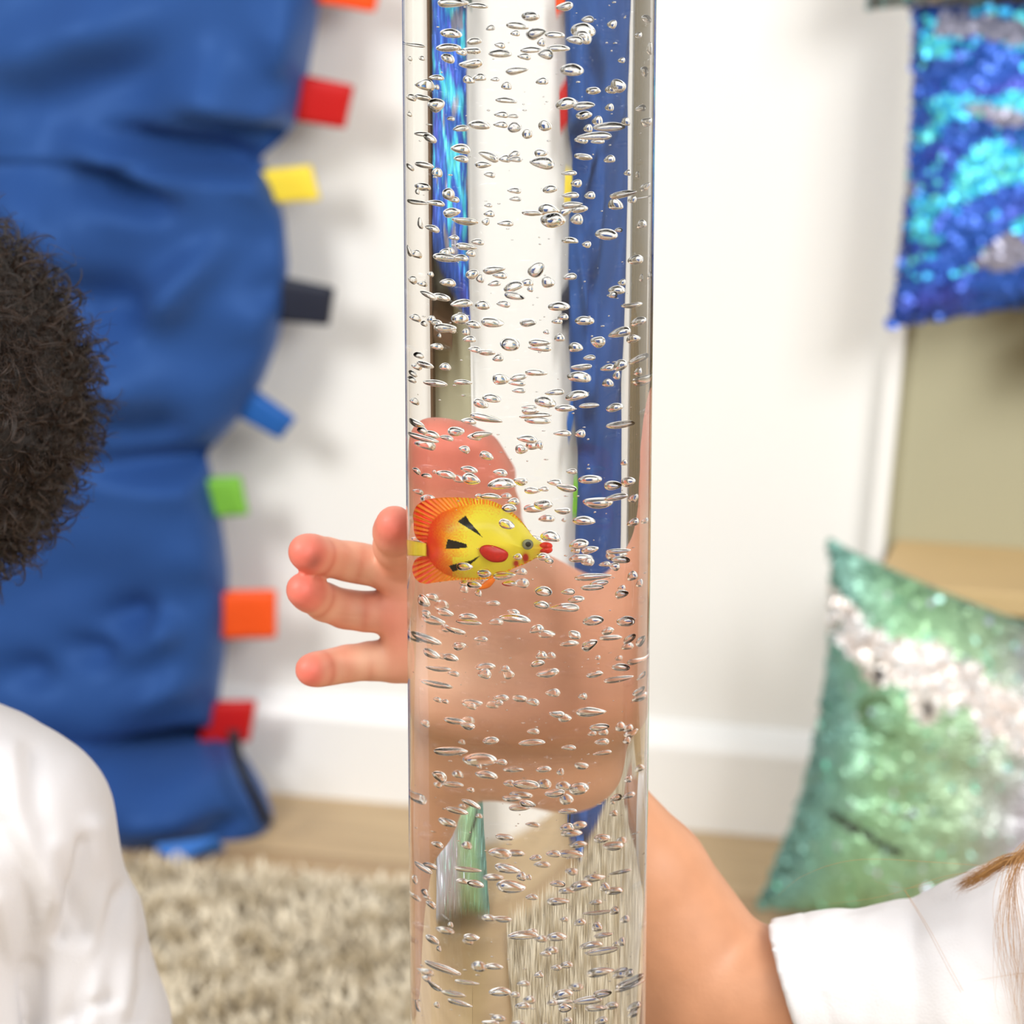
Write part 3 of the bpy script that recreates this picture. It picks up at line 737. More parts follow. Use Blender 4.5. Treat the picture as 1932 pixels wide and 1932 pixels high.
    blend(PALE, g(ony(960, 1000, .05), .014)*.6); blend(PALE, g(ony(900, 1230, .05), .02)*.45)
    blend(np.array(rgb(120, 78, 66)[:3]), g(ony(592, 1052, .036), .0032)*.6+g(ony(588, 1060, .036), .0026)*.5)        # smudge on the middle fingertip
    n = np.array([fn(p, 70)+.5*fn(p, 190) for p in A])[:, None]; col = np.clip(col*(1+.07*n), 0, 1)
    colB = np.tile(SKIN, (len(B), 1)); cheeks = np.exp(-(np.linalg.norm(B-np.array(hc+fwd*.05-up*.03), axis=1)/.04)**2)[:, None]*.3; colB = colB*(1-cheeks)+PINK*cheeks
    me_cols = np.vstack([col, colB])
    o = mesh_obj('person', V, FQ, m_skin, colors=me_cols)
    thing(o, 'person in white short-sleeved T-shirt with fair hair, bare arm reaching behind the bubble tube', 'person')
    face_parts(hc, fwd, up, R, o, ('hazel', (110, 86, 52)))
    # thumb-side nail of the bent index finger
    nt_ = np.array(ony(731, 992, .016)); 
    # T-shirt
    t = Sdf((.075, -.06, .04), (.62, .26, .60), .0022)
    t.chain([S(1440, 1886, .080, .0352), S(1560, 1880, .080, .0375), S(1700, 1872, .078, .0400), (sh, .0425)], .01)
    op = np.array(ony(1478, 1826, .08)); a = np.array(ony(1440, 1720, .08)); c_ = np.array(ony(1532, 1975, .08)); ax = c_-a; nrm = np.array((-ax[2], 0., ax[0])); nrm = nrm if nrm[0] < 0 else -nrm
    nrm = nrm/np.linalg.norm(nrm)+np.array((0, .05, 0)); t.cut(op, nrm)
    t2 = Sdf((.075, -.06, .04), (.62, .26, .60), .0022)
    t2.chain([(mid+Vector((0, 0, -.03)), .070), ((mid+pel)/2, .075), (pel+Vector((0, 0, -.02)), .084)], .03)
    t2.chain([(sh, .0425), (mid, .052), (sh2, .044)], .03); t2.chain([(sh2, .044), (sh2+Vector((.035, -.035, -.10)), .039)], .02)
    t2.chain([S(1850, 1868, .075, .0425), S(2020, 1800, .085, .05)], .03)
    t.g = np.minimum(np.minimum(t.g, t2.g), Sdf.smin(t.g, t2.g, .02)*0+np.minimum(t.g, t2.g)).astype(np.float32)
    t.cut(tuple(mid+Vector((0, 0, .052))), (0.1, 0, 1))
    P, QT = mesh_from(t, 2); nn = vnormals(P, QT)
    d = np.array([.0016*fn((p[0]*1.0+p[2]*.6, p[1], p[2]*.4), 42)+.0008*fn(p, 110) for p in P]); dist = np.abs((P-op)@(nrm/np.linalg.norm(nrm)))
    hem = .0006*np.exp(-(dist/.004)**2)-.0006*np.exp(-((dist-.016)/.0012)**2)
    P = P+nn*(d*np.clip(dist/.02, 0.15, 1)+hem)[:, None]
    sh_o = mesh_obj('t_shirt', P, QT, m_white, o)
    # shorts
    tr = Sdf((.12, -.30, .0), (.66, .26, .24), .004)
    tr.chain([(pel+Vector((0, 0, .03)), .080), (pel, .083)], .02)
    for s, kx in ((-1, (-.13, -.17)), (1, (.15, -.17))):
        hip = pel+Vector((.055*s, 0, -.010)); kn = Vector((pel.x+kx[0]*.8, pel.y+kx[1], .078)); tr.chain([(hip, .066), (hip.lerp(kn, .8), .054)], .02)
    tr.g = np.maximum(tr.g, (.004-tr.win(tr.lo, tr.lo+tr.n*tr.v)[1][..., 2])).astype(np.float32)
    P, QT = mesh_from(tr, 2); mesh_obj('shorts', P, QT, m_trousers, o)
    # hair: a smooth cap, long lengths and the lock that falls over the shoulder
    m_hair = attr_less_hair('fair_brown_hair', (196, 150, 92), (150, 104, 56))
    hs = Sdf(tuple(hc-Vector((.13, .13, .13))), tuple(hc+Vector((.13, .13, .13))), .003)
    side = fwd.cross(up).normalized(); M = np.array([list(side), list(fwd), list(up)]).T
    hs.ell(hc+up*.018-fwd*.010, (R*1.04, R*1.10, R*1.06), .01, M); hs.ell(hc+fwd*R*1.0-up*R*.55, (R*.8, R*.75, R*1.0), .02, M, sub=True)
    P, QT = mesh_from(hs, 2); cap_o = mesh_obj('hair', P, QT, m_hair, o)
    st = []
    def lock(pts, n, spread, wob, r0=1.):
        base = [Vector(p) for p in curve_pts([tuple(p) for p in pts], 7, False)]
        for i in range(n):
            a = Vector((random.gauss(0, 1), random.gauss(0, .6), random.gauss(0, 1)))*spread; ph = random.uniform(0, 99); s = []; cut = random.uniform(.8, 1.)
            for j, p in enumerate(base[:max(6, int(len(base)*cut))]):
                f = j/len(base); s.append(p+a*(.5+.8*f)+Vector((fn((ph, f*2.4, 0)), fn((ph, f*2.4, 5)), fn((ph, f*2.4, 9))))*wob*(.2+f))
            st.append(s)
    top = [hc+up*R*1.0-side*R*.2*k-fwd*.02*k for k in range(5)]
    A0 = hc+up*R*.95-fwd*.01
    # hanging lengths left of the face (towards the tube)
    lock([A0, ony(2150, 1180, .03), ony(2040, 1420, .018), ony(2010, 1640, .012), ony(1990, 1800, .014), ony(1980, 1990, .02), ony(1970, 2150, .03)], 330, .0040, .014)
    lock([A0, ony(2130, 1300, .04), ony(2030, 1500, .03), ony(1950, 1602, .026), ony(1890, 1628, .024), ony(1845, 1655, .026), ony(1818, 1668, .032), ony(1808, 1676, .05)], 240, .0011, .0030)
    lock([ony(2040, 1480, .025), ony(1960, 1580, .018), ony(1915, 1640, .014), ony(1905, 1740, .010), ony(1918, 1850, .010), ony(1930, 1960, .012)], 60, .0022, .009)
    for s in (-1, 1):
        for k in range(6):
            q = hc-fwd*(.02+.012*k)+side*s*R*(1.0-.12*k); lock([A0-fwd*.012*k, q+up*.02, q-up*.09, q-up*.17-fwd*.015, q-up*.23-fwd*.02], 120, .006, .014)
    # flyaway strands over the sleeve and cushion
    for pts in ([(1706, 1680), (1745, 1745), (1795, 1840), (1850, 1935), (1900, 2010)], [(1932, 1640), (1780, 1628), (1620, 1622), (1520, 1650), (1468, 1690)], [(1960, 1640), (1800, 1650), (1670, 1690), (1560, 1706)],
                [(1960, 1600), (1840, 1640), (1720, 1675), (1640, 1660)], [(1975, 1830), (1900, 1840), (1830, 1852)], [(1708, 1680), (1752, 1750), (1800, 1838), (1860, 1945), (1910, 2020)]):
        st.append(curve_pts([tuple(ony(u, v, .030)) for u, v in pts], 8, False))
    hair_obj('hair_strands', st, .00007, m_hair, o)['kind'] = 'stuff'
def attr_less_hair(name, a, b):
    m, nt, bs = material(name)
    hi = N(nt, 'ShaderNodeHairInfo'); mx = N(nt, 'ShaderNodeMix', data_type='RGBA'); mx.inputs['A'].default_value = rgb(*a); mx.inputs['B'].default_value = rgb(*b)
    nt.links.new(hi.outputs['Random'], mx.inputs['Factor']); nt.links.new(mx.outputs['Result'], bs.inputs['Base Color'])
    bs.inputs['Roughness'].default_value = .45; bs.inputs['Specular IOR Level'].default_value = .5; return m
right_child()

# ---------------------------------------------------------------- left child: dark curly hair, white long-sleeved top, seen from behind
def left_child():
    y = .15; HAIR = np.array(rgb(150, 104, 76)[:3]); m = attr_mat('child_skin_brown', .5, spec=.35, bump=.1, bscale=420)
    hc = ony(-224, 800, y); fwd = Vector((-.75, .62, -.1)).normalized(); up = Vector((0, 0, 1)); up = (up-fwd*up.dot(fwd)).normalized(); R = .074
    sh = Vector(S(15, 1562, y, 0)[0]); mid = Vector(S(-250, 1600, y, 0)[0]); sh2 = mid+(mid-sh)*.95+Vector((0, .05, 0)); pel = Vector((mid.x-.02, y, .118))
    arm = [(sh, .032), S(128, 1735, y+.004, .0215), S(188, 1932, y-.006, .021), S(214, 2140, y-.026, .021), S(120, 2330, y+.06, .020), S(30, 2400, y+.12, .017)]
    b = Sdf((-.62, -.12, .0), (-.09, .52, .80), .0038)
    b.chain([(mid+Vector((-.004, .006, 0)), .052), ((mid+pel)/2, .058), (pel, .070)], .02); b.chain([(sh+Vector((0, .004, -.004)), .030), (mid, .040), (sh2, .032)], .02)
    b.chain([(mid, .030), (hc-up*R*.6, .030)], .02); head_prims(b, hc, fwd, up, R); b.chain(arm, .012)
    h2 = Vector(arm[-1][0]); d0 = (h2-Vector(arm[-2][0])).normalized()
    b.chain([(h2, .017), (h2+d0*.045, .016)], .01)
    for i in range(4): q = h2+d0*.05+Vector((-.02+.012*i, .012-.008*i, 0)); b.chain([(q, .0080), (q+d0*(.034-.004*abs(i-1.5))+Vector((0, 0, -.008)), .0065)], .004)
    b.chain([(h2+d0*.015+Vector((.015, .01, 0)), .0085), (h2+d0*.045+Vector((.035, .018, 0)), .007)], .005)
    el2 = sh2+Vector((-.02, .10, -.12)); hn = el2+Vector((.06, .12, .0)); b.chain([(sh2, .034), (el2, .027), (hn, .020), (hn+Vector((.03, .05, 0)), .016)], .012)
    for i in range(4): q = hn+Vector((.035-.010*i, .055+.006*i, .004)); b.chain([(q, .008), (q+Vector((.012, .036, -.01)), .0065)], .004)
    for s, kx, fx in ((-1, (-.15, .17), (.05, .24)), (1, (.13, .17), (-.04, .28))):
        hip = pel+Vector((.055*s, 0, -.015)); kn = Vector((pel.x+kx[0]*.8, pel.y+kx[1], .108)); an = Vector((pel.x+fx[0], pel.y+fx[1], .085))
        b.chain([(hip, .058), (kn, .042), (an, .028)], .02); b.chain([(an, .028), (an+Vector((-.07*s, .02, -.012)), .024)], .012)
    V, Q = mesh_from(b, 1); n = np.array([fn(p, 60) for p in V])[:, None]
    o = mesh_obj('person', V, Q, m, colors=np.clip(np.tile(HAIR, (len(V), 1))*(1+.05*n), 0, 1))
    thing(o, 'person with dark curly hair in white long-sleeved top, sitting before the blue cushion', 'person')
    face_parts(hc, fwd, up, R, o, ('brown', (60, 38, 22)))
    # top with folds
    t = Sdf((-.62, .0, .03), (-.09, .40, .58), .0024)
    t.chain([S(-262, 1560, y, .0735), ((mid+pel)/2+Vector((.006, 0, 0)), .080), (pel, .088)], .03); t.chain([(sh, .0445), (mid+Vector((0, 0, .01)), .055), (sh2, .044)], .03)
    t.chain([S(-190, 1395, y, .030), S(-60, 1495, y, .037), (sh, .0445)], .02)
    t.chain([(sh, .0455), S(66, 1640, y, .0395), S(132, 1745, y, .0335), S(190, 1932, y-.01, .0325), S(216, 2140, y-.03, .031), S(140, 2300, y+.04, .026)], .006)
    t.chain([(sh2, .042), (el2, .034), (el2.lerp(hn, .75), .027)], .01); t.cut(tuple(mid+Vector((0, 0, .085))), (0, 0, 1))
    P, QT = mesh_from(t, 2); nn = vnormals(P, QT); f = np.zeros(len(P))
    def fold(pts, w_, amp):
        nonlocal f
        q = np.array([proj2(p) for p in P]) if fold.c is None else fold.c; fold.c = q
        d = polydist(q, pts, False); f += amp*np.exp(-(d/w_)**2)*(P[:, 1] < y+.01)
    fold.c = None
    for pts, w_, amp in ([[(158, 1590), (150, 1650), (132, 1720), (112, 1770)], 12, -.0045], [[(60, 1420), (70, 1520), (110, 1640), (160, 1760)], 22, -.003], [[(0, 1560), (40, 1640), (60, 1760), (66, 1932)], 26, -.004],
                         [[(20, 1420), (30, 1560), (100, 1690)], 24, .003], [[(180, 1560), (200, 1660), (176, 1780), (168, 1932)], 20, .0038], [[(214, 1690), (180, 1800), (150, 1880), (120, 1932)], 16, -.003],
                         [[(235, 1700), (245, 1790), (235, 1900)], 18, .003], [[(130, 1925), (170, 1900), (205, 1885)], 12, -.003], [[(262, 1790), (268, 1860), (250, 1932)], 14, -.0025], [[(100, 1600), (92, 1700), (60, 1800)], 18, .003],
                         [[(0, 1700), (20, 1800), (22, 1932)], 20, .003]): fold(pts, w_, amp)
    f += np.array([.0012*fn((p[0]*1.4, p[1], p[2]*.6), 45) for p in P])
    P = relax(P+nn*f[:, None], QT, 1)
    mesh_obj('long_sleeved_top', P, QT, plain('white_cotton_interlock', rgb(214, 212, 214), .9, .01, 60, .12, sheen=.1, bscale=900), o)
    tr = Sdf((-.66, -.02, .0), (-.05, .50, .24), .004); tr.chain([(pel+Vector((0, 0, .03)), .080), (pel, .083)], .02)
    for s, kx, fx in ((-1, (-.15, .17), (.05, .24)), (1, (.13, .17), (-.04, .28))):
        hip = pel+Vector((.055*s, 0, -.010)); kn = Vector((pel.x+kx[0]*.8, pel.y+kx[1], .111)); an = Vector((pel.x+fx[0], pel.y+fx[1], .087)); tr.chain([(hip, .066), (kn, .050), (an, .037)], .02)
    tr.g = np.maximum(tr.g, (.004-tr.win(tr.lo, tr.lo+tr.n*tr.v)[1][..., 2])).astype(np.float32)
    tr.g = np.maximum(tr.g, (.036-tr.win(tr.lo, tr.lo+tr.n*tr.v)[1][..., 2])).astype(np.float32)
    P, QT = mesh_from(tr, 2); mesh_obj('trousers', P, QT, m_trousers, o)
    # dense curls
    m_h = attr_less_hair('dark_brown_curls', (56, 36, 22), (18, 12, 8))
    cc = ony(-243, 752, y); side = fwd.cross(up).normalized()
    def face_gap(d): return d.dot(fwd) > .45 and d.dot(up) < .35
    hs = Sdf(tuple(cc-Vector((.14, .14, .14))), tuple(cc+Vector((.14, .14, .14))), .003); M = np.array([list(side), list(fwd), list(up)]).T
    hs.ell(cc, (.092, .092, .084), .01, M); hs.ell(cc+fwd*.10-up*.045, (.06, .06, .075), .02, M, sub=True)
    P, QT = mesh_from(hs, 1); P = P+vnormals(P, QT)*np.array([.005*fn(p, 55)+.003*fn(p, 120) for p in P])[:, None]
    mesh_obj('hair', P, QT, plain('dark_hair_mass', rgb(26, 18, 13), .8, .3, 120), o)
    st = []
    for i in range(11500):
        d = Vector((random.gauss(0, 1), random.gauss(0, 1), random.gauss(0, 1))).normalized()
        if face_gap(d): continue
        p0 = cc+Vector((d.x*.090, d.y*.090, d.z*.081)); rr = .0975+.013*fn(cc+d*.1, 34)+.008*fn(cc+d*.1, 80)
        L = (rr-.088)+random.uniform(-.004, .006)+(random.random() < .07)*random.uniform(.004, .014)
        a = Vector((random.gauss(0, 1), random.gauss(0, 1), random.gauss(0, 1))); e1 = (a-d*a.dot(d)).normalized(); e2 = d.cross(e1)
        cr = random.uniform(.0014, .0042); turns = random.uniform(1.0, 2.8); ph = random.uniform(0, 6.28); n = 15; s = []
        bend = (e1*math.cos(ph)+e2*math.sin(ph))*random.uniform(.2, .9)*L-Vector((0, 0, random.uniform(0, .006)))
        for j in range(n):
            f = j/(n-1); an = ph+turns*6.28*f; s.append(p0+d*L*f*(1-.15*f)+bend*f*f+(e1*math.cos(an)+e2*math.sin(an))*cr*min(1, f*3))
        st.append(s)
    for i in range(1100):
        d = Vector((random.gauss(0, 1), random.gauss(0, 1), random.gauss(0, 1))).normalized()
        if face_gap(d): continue
        a = Vector((random.gauss(0, 1), random.gauss(0, 1), random.gauss(0, 1))); e1 = (a-d*a.dot(d)).normalized(); e2 = d.cross(e1)
        cr = random.uniform(.0030, .0058); turns = random.uniform(.8, 1.8); ph = random.uniform(0, 6.28); p0 = cc+Vector((d.x*.095, d.y*.095, d.z*.088)); L = random.uniform(.006, .017)
        ex = (e1*math.cos(ph)+e2*math.sin(ph)).normalized()
        for m_ in range(5):
            o_ = Vector((random.gauss(0, 1), random.gauss(0, 1), random.gauss(0, 1)))*.00045; s = []
            for j in range(22): f = j/21; an = ph+turns*6.28*f; s.append(p0+o_+d*L*f+ex*cr*1.5*f+(d*math.cos(an)*.8+e1*math.sin(an))*cr*min(1, f*4))
            st.append(s)
    hair_obj('hair_curls', st, .00017, m_h, o)['kind'] = 'stuff'
def proj2(P):
    q = [P[i]-CAM[i] for i in range(3)]; z = q[1]*cp-q[2]*sp; yy = q[1]*sp+q[2]*cp
    return 966+F*q[0]/z, 966-F*yy/z
left_child()
# ================================================================== air bubbles in the water: 'x y width height turn' as they show, by stretch of tube
BUB = {0: "420 20 200 60 5;600 40 135 35 -5;1210 45 105 55 20;970 115 115 65 0;880 182 150 50 -8;688 197 60 35 15;862 235 62 35 0;1010 232 130 75 20;1140 245 130 40 -5;1045 300 55 50 0;1370 138 80 40 0;1340 215 160 90 -10;1340 260 120 70 -35;1280 282 110 50 -10;1540 172 62 50 -20;1785 132 95 45 -20;1725 248 50 35 -10;1805 345 40 75 0;415 235 140 55 -5;575 290 100 45 10;160 318 180 20 0;395 335 160 50 5;560 355 115 45 5;485 367 70 40 -10;390 410 95 55 -30;755 318 75 35 -20;755 375 150 55 0;975 350 140 40 3;1075 380 100 60 -10;1165 340 150 45 0;925 397 90 40 -10;555 448 150 60 20;875 495 145 50 10;1262 490 150 70 -5;1607 424 48 32 -10;1767 500 75 55 -40;123 412 28 28 0;207 410 40 28 0;310 545 95 32 0;233 600 58 68 0;310 612 35 30 0;535 562 75 50 25;610 545 90 45 15;720 557 58 25 5;800 605 68 48 10;1050 572 82 42 10;1410 637 95 48 0;1585 605 90 95 35;1540 628 90 50 -25;130 685 85 40 -5;215 685 110 40 -10;310 735 105 85 35;800 705 135 40 -5;1220 728 140 75 20;1345 742 140 50 8;1522 755 40 45 0;1743 760 80 40 0;85 802 40 28 0;1345 808 105 50 20;765 805 95 38 -5;845 815 75 25 0;410 833 50 25 0;1438 850 65 58 0;1637 857 58 50 10;760 875 95 38 -5;858 893 90 65 10;1073 883 88 68 10;1372 902 58 48 0;1525 890 215 55 0;610 877 140 60 -5;480 902 100 38 8;1785 855 90 60 -15;210 942 110 30 0;265 970 90 50 -20;947 940 68 62 0;1420 957 220 50 0;1325 982 90 42 -10;1440 992 90 30 0;478 1045 125 60 -5;675 1095 140 50 -25;1045 1075 88 50 15;1050 1142 160 70 -10;790 1115 80 45 0;850 1085 85 40 30;860 1118 90 35 0;1340 1100 120 42 -12;1523 1118 75 45 12;483 1115 95 42 -5;220 1157 120 42 -5;120 1170 95 35 -15;640 1155 110 40 8;682 1225 75 35 -10;1240 1215 100 28 2;1650 1213 48 35 0;1718 1225 32 38 0;315 1212 42 55 0;1290 1287 72 45 -15;218 1312 98 50 -10;175 1345 35 35 0;1770 1312 55 55 -40;855 1337 90 35 -5;1107 1327 100 48 20;1250 1370 110 35 0;1385 1372 72 45 0;1620 1362 170 45 10;1682 1403 55 40 -10;862 1395 78 30 0;395 1362 80 75 -30;430 1400 75 35 -5;673 1440 52 25 0;165 1418 170 28 0;305 1425 115 35 -8;1262 1437 135 40 5;1312 1467 110 45 12;1562 1437 85 70 20;680 1500 72 40 0;980 1495 130 38 -3;1100 1472 140 70 -5;1205 1485 60 60 -50;1130 1545 160 95 10;1293 1540 82 62 0;415 1490 115 60 20;510 1550 165 50 -3;655 1555 52 45 -20;793 1567 105 35 0;195 1570 40 70 10;278 1602 95 40 -15;1748 1575 65 50 25;1505 1643 145 62 -10;1587 1613 55 25 -5;433 1667 65 28 0;597 1697 85 38 -5;1247 1687 105 42 -5;1362 1715 60 38 -20;520 1730 135 45 -3;550 1778 62 42 0;165 1783 68 48 0;110 1765 45 80 40;370 1775 70 60 -30;405 1760 55 40 10;390 1808 190 50 -3;480 1808 95 38 -5;1707 1823 98 62 -10;715 1893 145 50 12;1010 1893 90 110 -45",
480: "755 148 95 42 -5;560 140 70 70 -45;615 172 52 52 0;715 205 85 35 12;850 225 130 60 25;945 200 85 45 5;967 243 40 40 0;1092 195 85 75 0;1245 158 90 40 8;268 140 40 32 0;140 180 52 48 -20;212 208 60 32 -5;390 200 100 45 0;1745 167 35 45 0;1805 150 50 45 35;1610 198 52 38 -10;1575 250 110 55 -10;1547 285 60 42 0;855 290 135 52 -10;345 300 120 45 -15;250 285 110 40 -20;485 345 140 45 10;632 358 98 58 -5;778 348 90 42 -8;1170 365 140 55 0;1675 357 130 35 2;160 447 70 45 0;222 487 45 35 0;275 460 55 50 0;312 487 75 50 -30;370 515 145 50 5;415 530 60 35 -20;478 452 110 70 -25;570 492 100 48 -15;698 475 150 65 -5;952 480 105 52 5;1197 440 70 38 8;1155 470 70 32 0;1348 465 125 55 -8;1732 470 95 55 8;515 545 42 42 0;328 570 28 28 0;1080 545 42 28 0;540 595 85 40 5;1172 587 68 48 15;1597 550 145 60 12;1443 612 92 75 0;1690 592 88 50 -5;825 630 125 80 -5;1035 620 140 50 2;1035 655 150 45 -5;313 647 82 38 -8;1288 653 95 58 -12;580 668 88 38 -8;662 688 110 42 -2;182 708 85 38 0;740 728 72 45 10;1382 725 78 32 0;1740 730 165 50 12;172 787 65 42 -15;230 775 105 42 -8;370 790 72 45 10;1327 790 130 40 5;1510 797 95 40 5;1600 777 90 70 25;1572 850 45 52 0;1723 825 52 48 0;1007 830 145 42 -3;140 835 80 35 -10;132 878 62 38 5;760 875 110 75 0;885 862 110 40 12;875 903 110 35 -3;298 903 155 45 0;497 897 118 35 0;1312 860 155 65 -18;1510 905 72 50 15;1750 883 118 65 -3;887 955 88 32 0;1138 968 125 40 5;1295 990 145 62 15;697 1008 115 50 -5;620 1045 105 60 -20;1075 1035 140 70 -15;155 1032 40 42 0;960 1070 100 25 0;968 1098 115 42 5;1212 1078 130 45 -3;1380 1060 130 32 2;1562 1073 110 52 12;1005 1130 200 40 5;1022 1163 165 42 -3;660 1150 210 50 -12;535 1170 100 38 -3;1632 1195 195 45 3;165 1185 120 50 -12;205 1235 85 40 0;270 1262 110 45 -5;200 1285 210 35 -8;448 1240 108 50 10;380 1287 88 32 -8;630 1262 140 38 10;575 1280 90 42 0;1193 1255 115 35 -3;1317 1258 70 48 -5;945 1295 130 45 -10;990 1340 100 48 5;1030 1337 50 50 0;908 1365 85 58 -5;243 1340 125 60 -25;505 1368 72 45 -20;660 1412 95 55 -20;1625 1462 45 35 10;168 1517 50 35 -25;540 1508 112 40 -10;757 1530 92 40 -10;1258 1522 72 32 -5;238 1553 75 28 0;295 1525 25 22 0;380 1542 120 45 -5;465 1577 70 50 30;555 1577 120 70 -15;1387 1577 150 50 -3;1658 1595 88 60 8;770 1610 180 75 10;900 1590 88 55 0;1140 1600 100 40 -10;1222 1637 130 48 -10;1550 1620 112 55 0;985 1655 110 40 0;1060 1645 70 30 0;183 1665 65 32 -5;255 1720 95 65 -15;605 1695 50 28 0;690 1697 130 40 0;795 1695 75 35 5;850 1733 75 42 0;1440 1740 185 70 -5;1572 1703 150 45 8;1687 1712 60 48 -15;820 1780 98 55 0;1000 1780 150 50 5;1060 1755 120 60 5;1195 1797 100 45 0;1082 1853 105 45 5;1345 1868 145 58 -5;1203 1863 28 25 0;512 1863 85 35 -10;1690 1880 75 45 10;1770 1870 35 32 0;800 1890 110 60 -20",
900: "335 432 88 48 -12;172 442 48 32 0;560 490 85 35 -5;805 505 110 45 5;1000 437 85 50 0;1110 420 125 75 -10;845 382 88 40 0;878 560 58 38 0;505 627 105 58 5;1310 470 125 60 8;1385 510 110 48 15;1285 515 60 40 0;1320 570 150 50 5;1057 560 95 50 -5;1100 590 55 32 0;1585 520 160 30 -3;1570 550 130 60 10;1605 580 130 48 -8;1370 597 85 48 -5;1490 612 75 30 -3;1558 627 72 45 -25;645 675 90 55 5;785 690 150 50 8;900 665 80 40 8;310 708 72 50 0;575 755 95 50 0;655 735 60 38 10;500 745 58 35 0;502 788 45 45 0;602 815 45 42 0;905 745 100 55 -8;825 745 90 28 0;1410 700 240 45 2;1450 745 120 40 5;1408 777 145 38 0;1683 697 68 58 25;1733 747 30 48 0;1060 800 110 58 -5;1232 806 90 35 0;1608 780 50 35 0;1610 820 92 48 0;1290 857 108 42 5;220 870 80 70 -20;278 843 80 45 -10;350 900 95 65 -20;705 885 92 30 3;1045 897 105 50 -8;1208 917 190 52 -2",
1080: "850 280 85 35 -20;370 280 115 42 -10;235 290 60 45 -30;290 335 150 50 -5;530 310 115 45 5;535 350 165 35 -3;725 348 95 40 8;860 325 200 60 -5;1410 337 135 58 3;1640 342 115 60 -8;375 395 60 50 30;440 407 130 40 -12;1010 400 100 50 25;1080 432 115 42 -5;1278 440 90 50 -25;1510 412 85 50 25;220 460 250 55 -10;160 455 90 60 -30;620 468 90 30 3;472 515 88 48 20;1530 458 150 35 -5;1665 465 100 50 20;1745 480 80 60 40;1240 500 125 40 5;1385 508 110 65 30;1648 520 78 42 12;273 568 105 50 -8;345 590 40 35 0;410 597 100 50 -8;1045 585 75 48 10;1110 585 65 40 15;1018 640 95 45 15;1440 598 38 28 0;1587 602 42 30 0;1605 665 125 48 -10;1700 625 110 40 25;650 660 135 50 15;645 712 88 62 0;818 715 75 60 0;792 677 60 38 10;320 675 155 35 3;430 710 75 30 -5;1090 705 145 55 18;1420 715 110 42 10;320 787 200 42 -5;1585 748 190 35 3;1750 725 90 35 20;1125 845 95 50 -8;1335 870 60 38 -8;165 890 110 60 -25;315 893 55 30 -5;370 905 48 25 0;560 915 140 45 8;555 940 65 40 0;760 880 105 38 5;700 930 80 45 15;745 915 60 30 15;895 885 100 45 -20;985 910 85 40 -12;1735 830 110 45 15;1740 875 90 50 30;1715 930 160 45 15;1395 978 195 60 -3;1155 993 100 42 -5;1210 1020 90 48 -10;200 1000 180 55 -15;230 1060 55 45 -10;440 1042 140 42 -3;530 1037 85 45 0;527 1075 92 50 -3;1455 1085 125 42 3;1402 1130 58 30 5;1480 1122 65 42 5;1600 1085 65 60 20;1655 1095 65 45 10;1668 1130 50 50 -30;1645 1180 42 42 0;1470 1188 95 38 -8;988 1115 80 35 -5;690 1178 105 48 12;487 1190 42 32 0;980 1192 165 42 5;1237 1228 95 30 -5;405 1255 230 55 8;467 1265 42 35 0;615 1310 210 75 12;610 1360 32 32 0;765 1330 75 35 -3;1473 1265 120 28 5;850 1383 130 35 3;1062 1380 100 42 8;1325 1355 95 45 -25;1178 1400 42 42 0;328 1430 95 65 -25;458 1417 70 48 12;663 1420 140 55 -8;320 1487 48 42 -25;420 1485 145 35 3;548 1525 50 28 -5;820 1480 75 42 -5;940 1485 170 55 -3;1060 1485 100 60 5;1205 1500 110 60 -20;1308 1515 130 75 5;1140 1548 125 50 8;1222 1592 88 72 10;905 1560 150 48 -8;840 1585 120 42 3;950 1622 105 48 -8;890 1650 140 40 3;165 1580 60 70 -30;1655 1450 50 42 0;1735 1375 50 45 20;1570 1580 80 40 5;1655 1565 90 35 12;1545 1610 32 30 0;1230 1673 120 35 0;455 1670 145 40 -10;555 1622 130 42 -25;490 1637 45 25 0;1552 1690 55 38 0;985 1768 95 28 -8;390 1755 120 50 -25;608 1708 45 30 0;1225 1790 90 52 5;1310 1772 100 48 10;1258 1828 135 45 3;788 1857 118 42 -8;1473 1865 105 50 5",
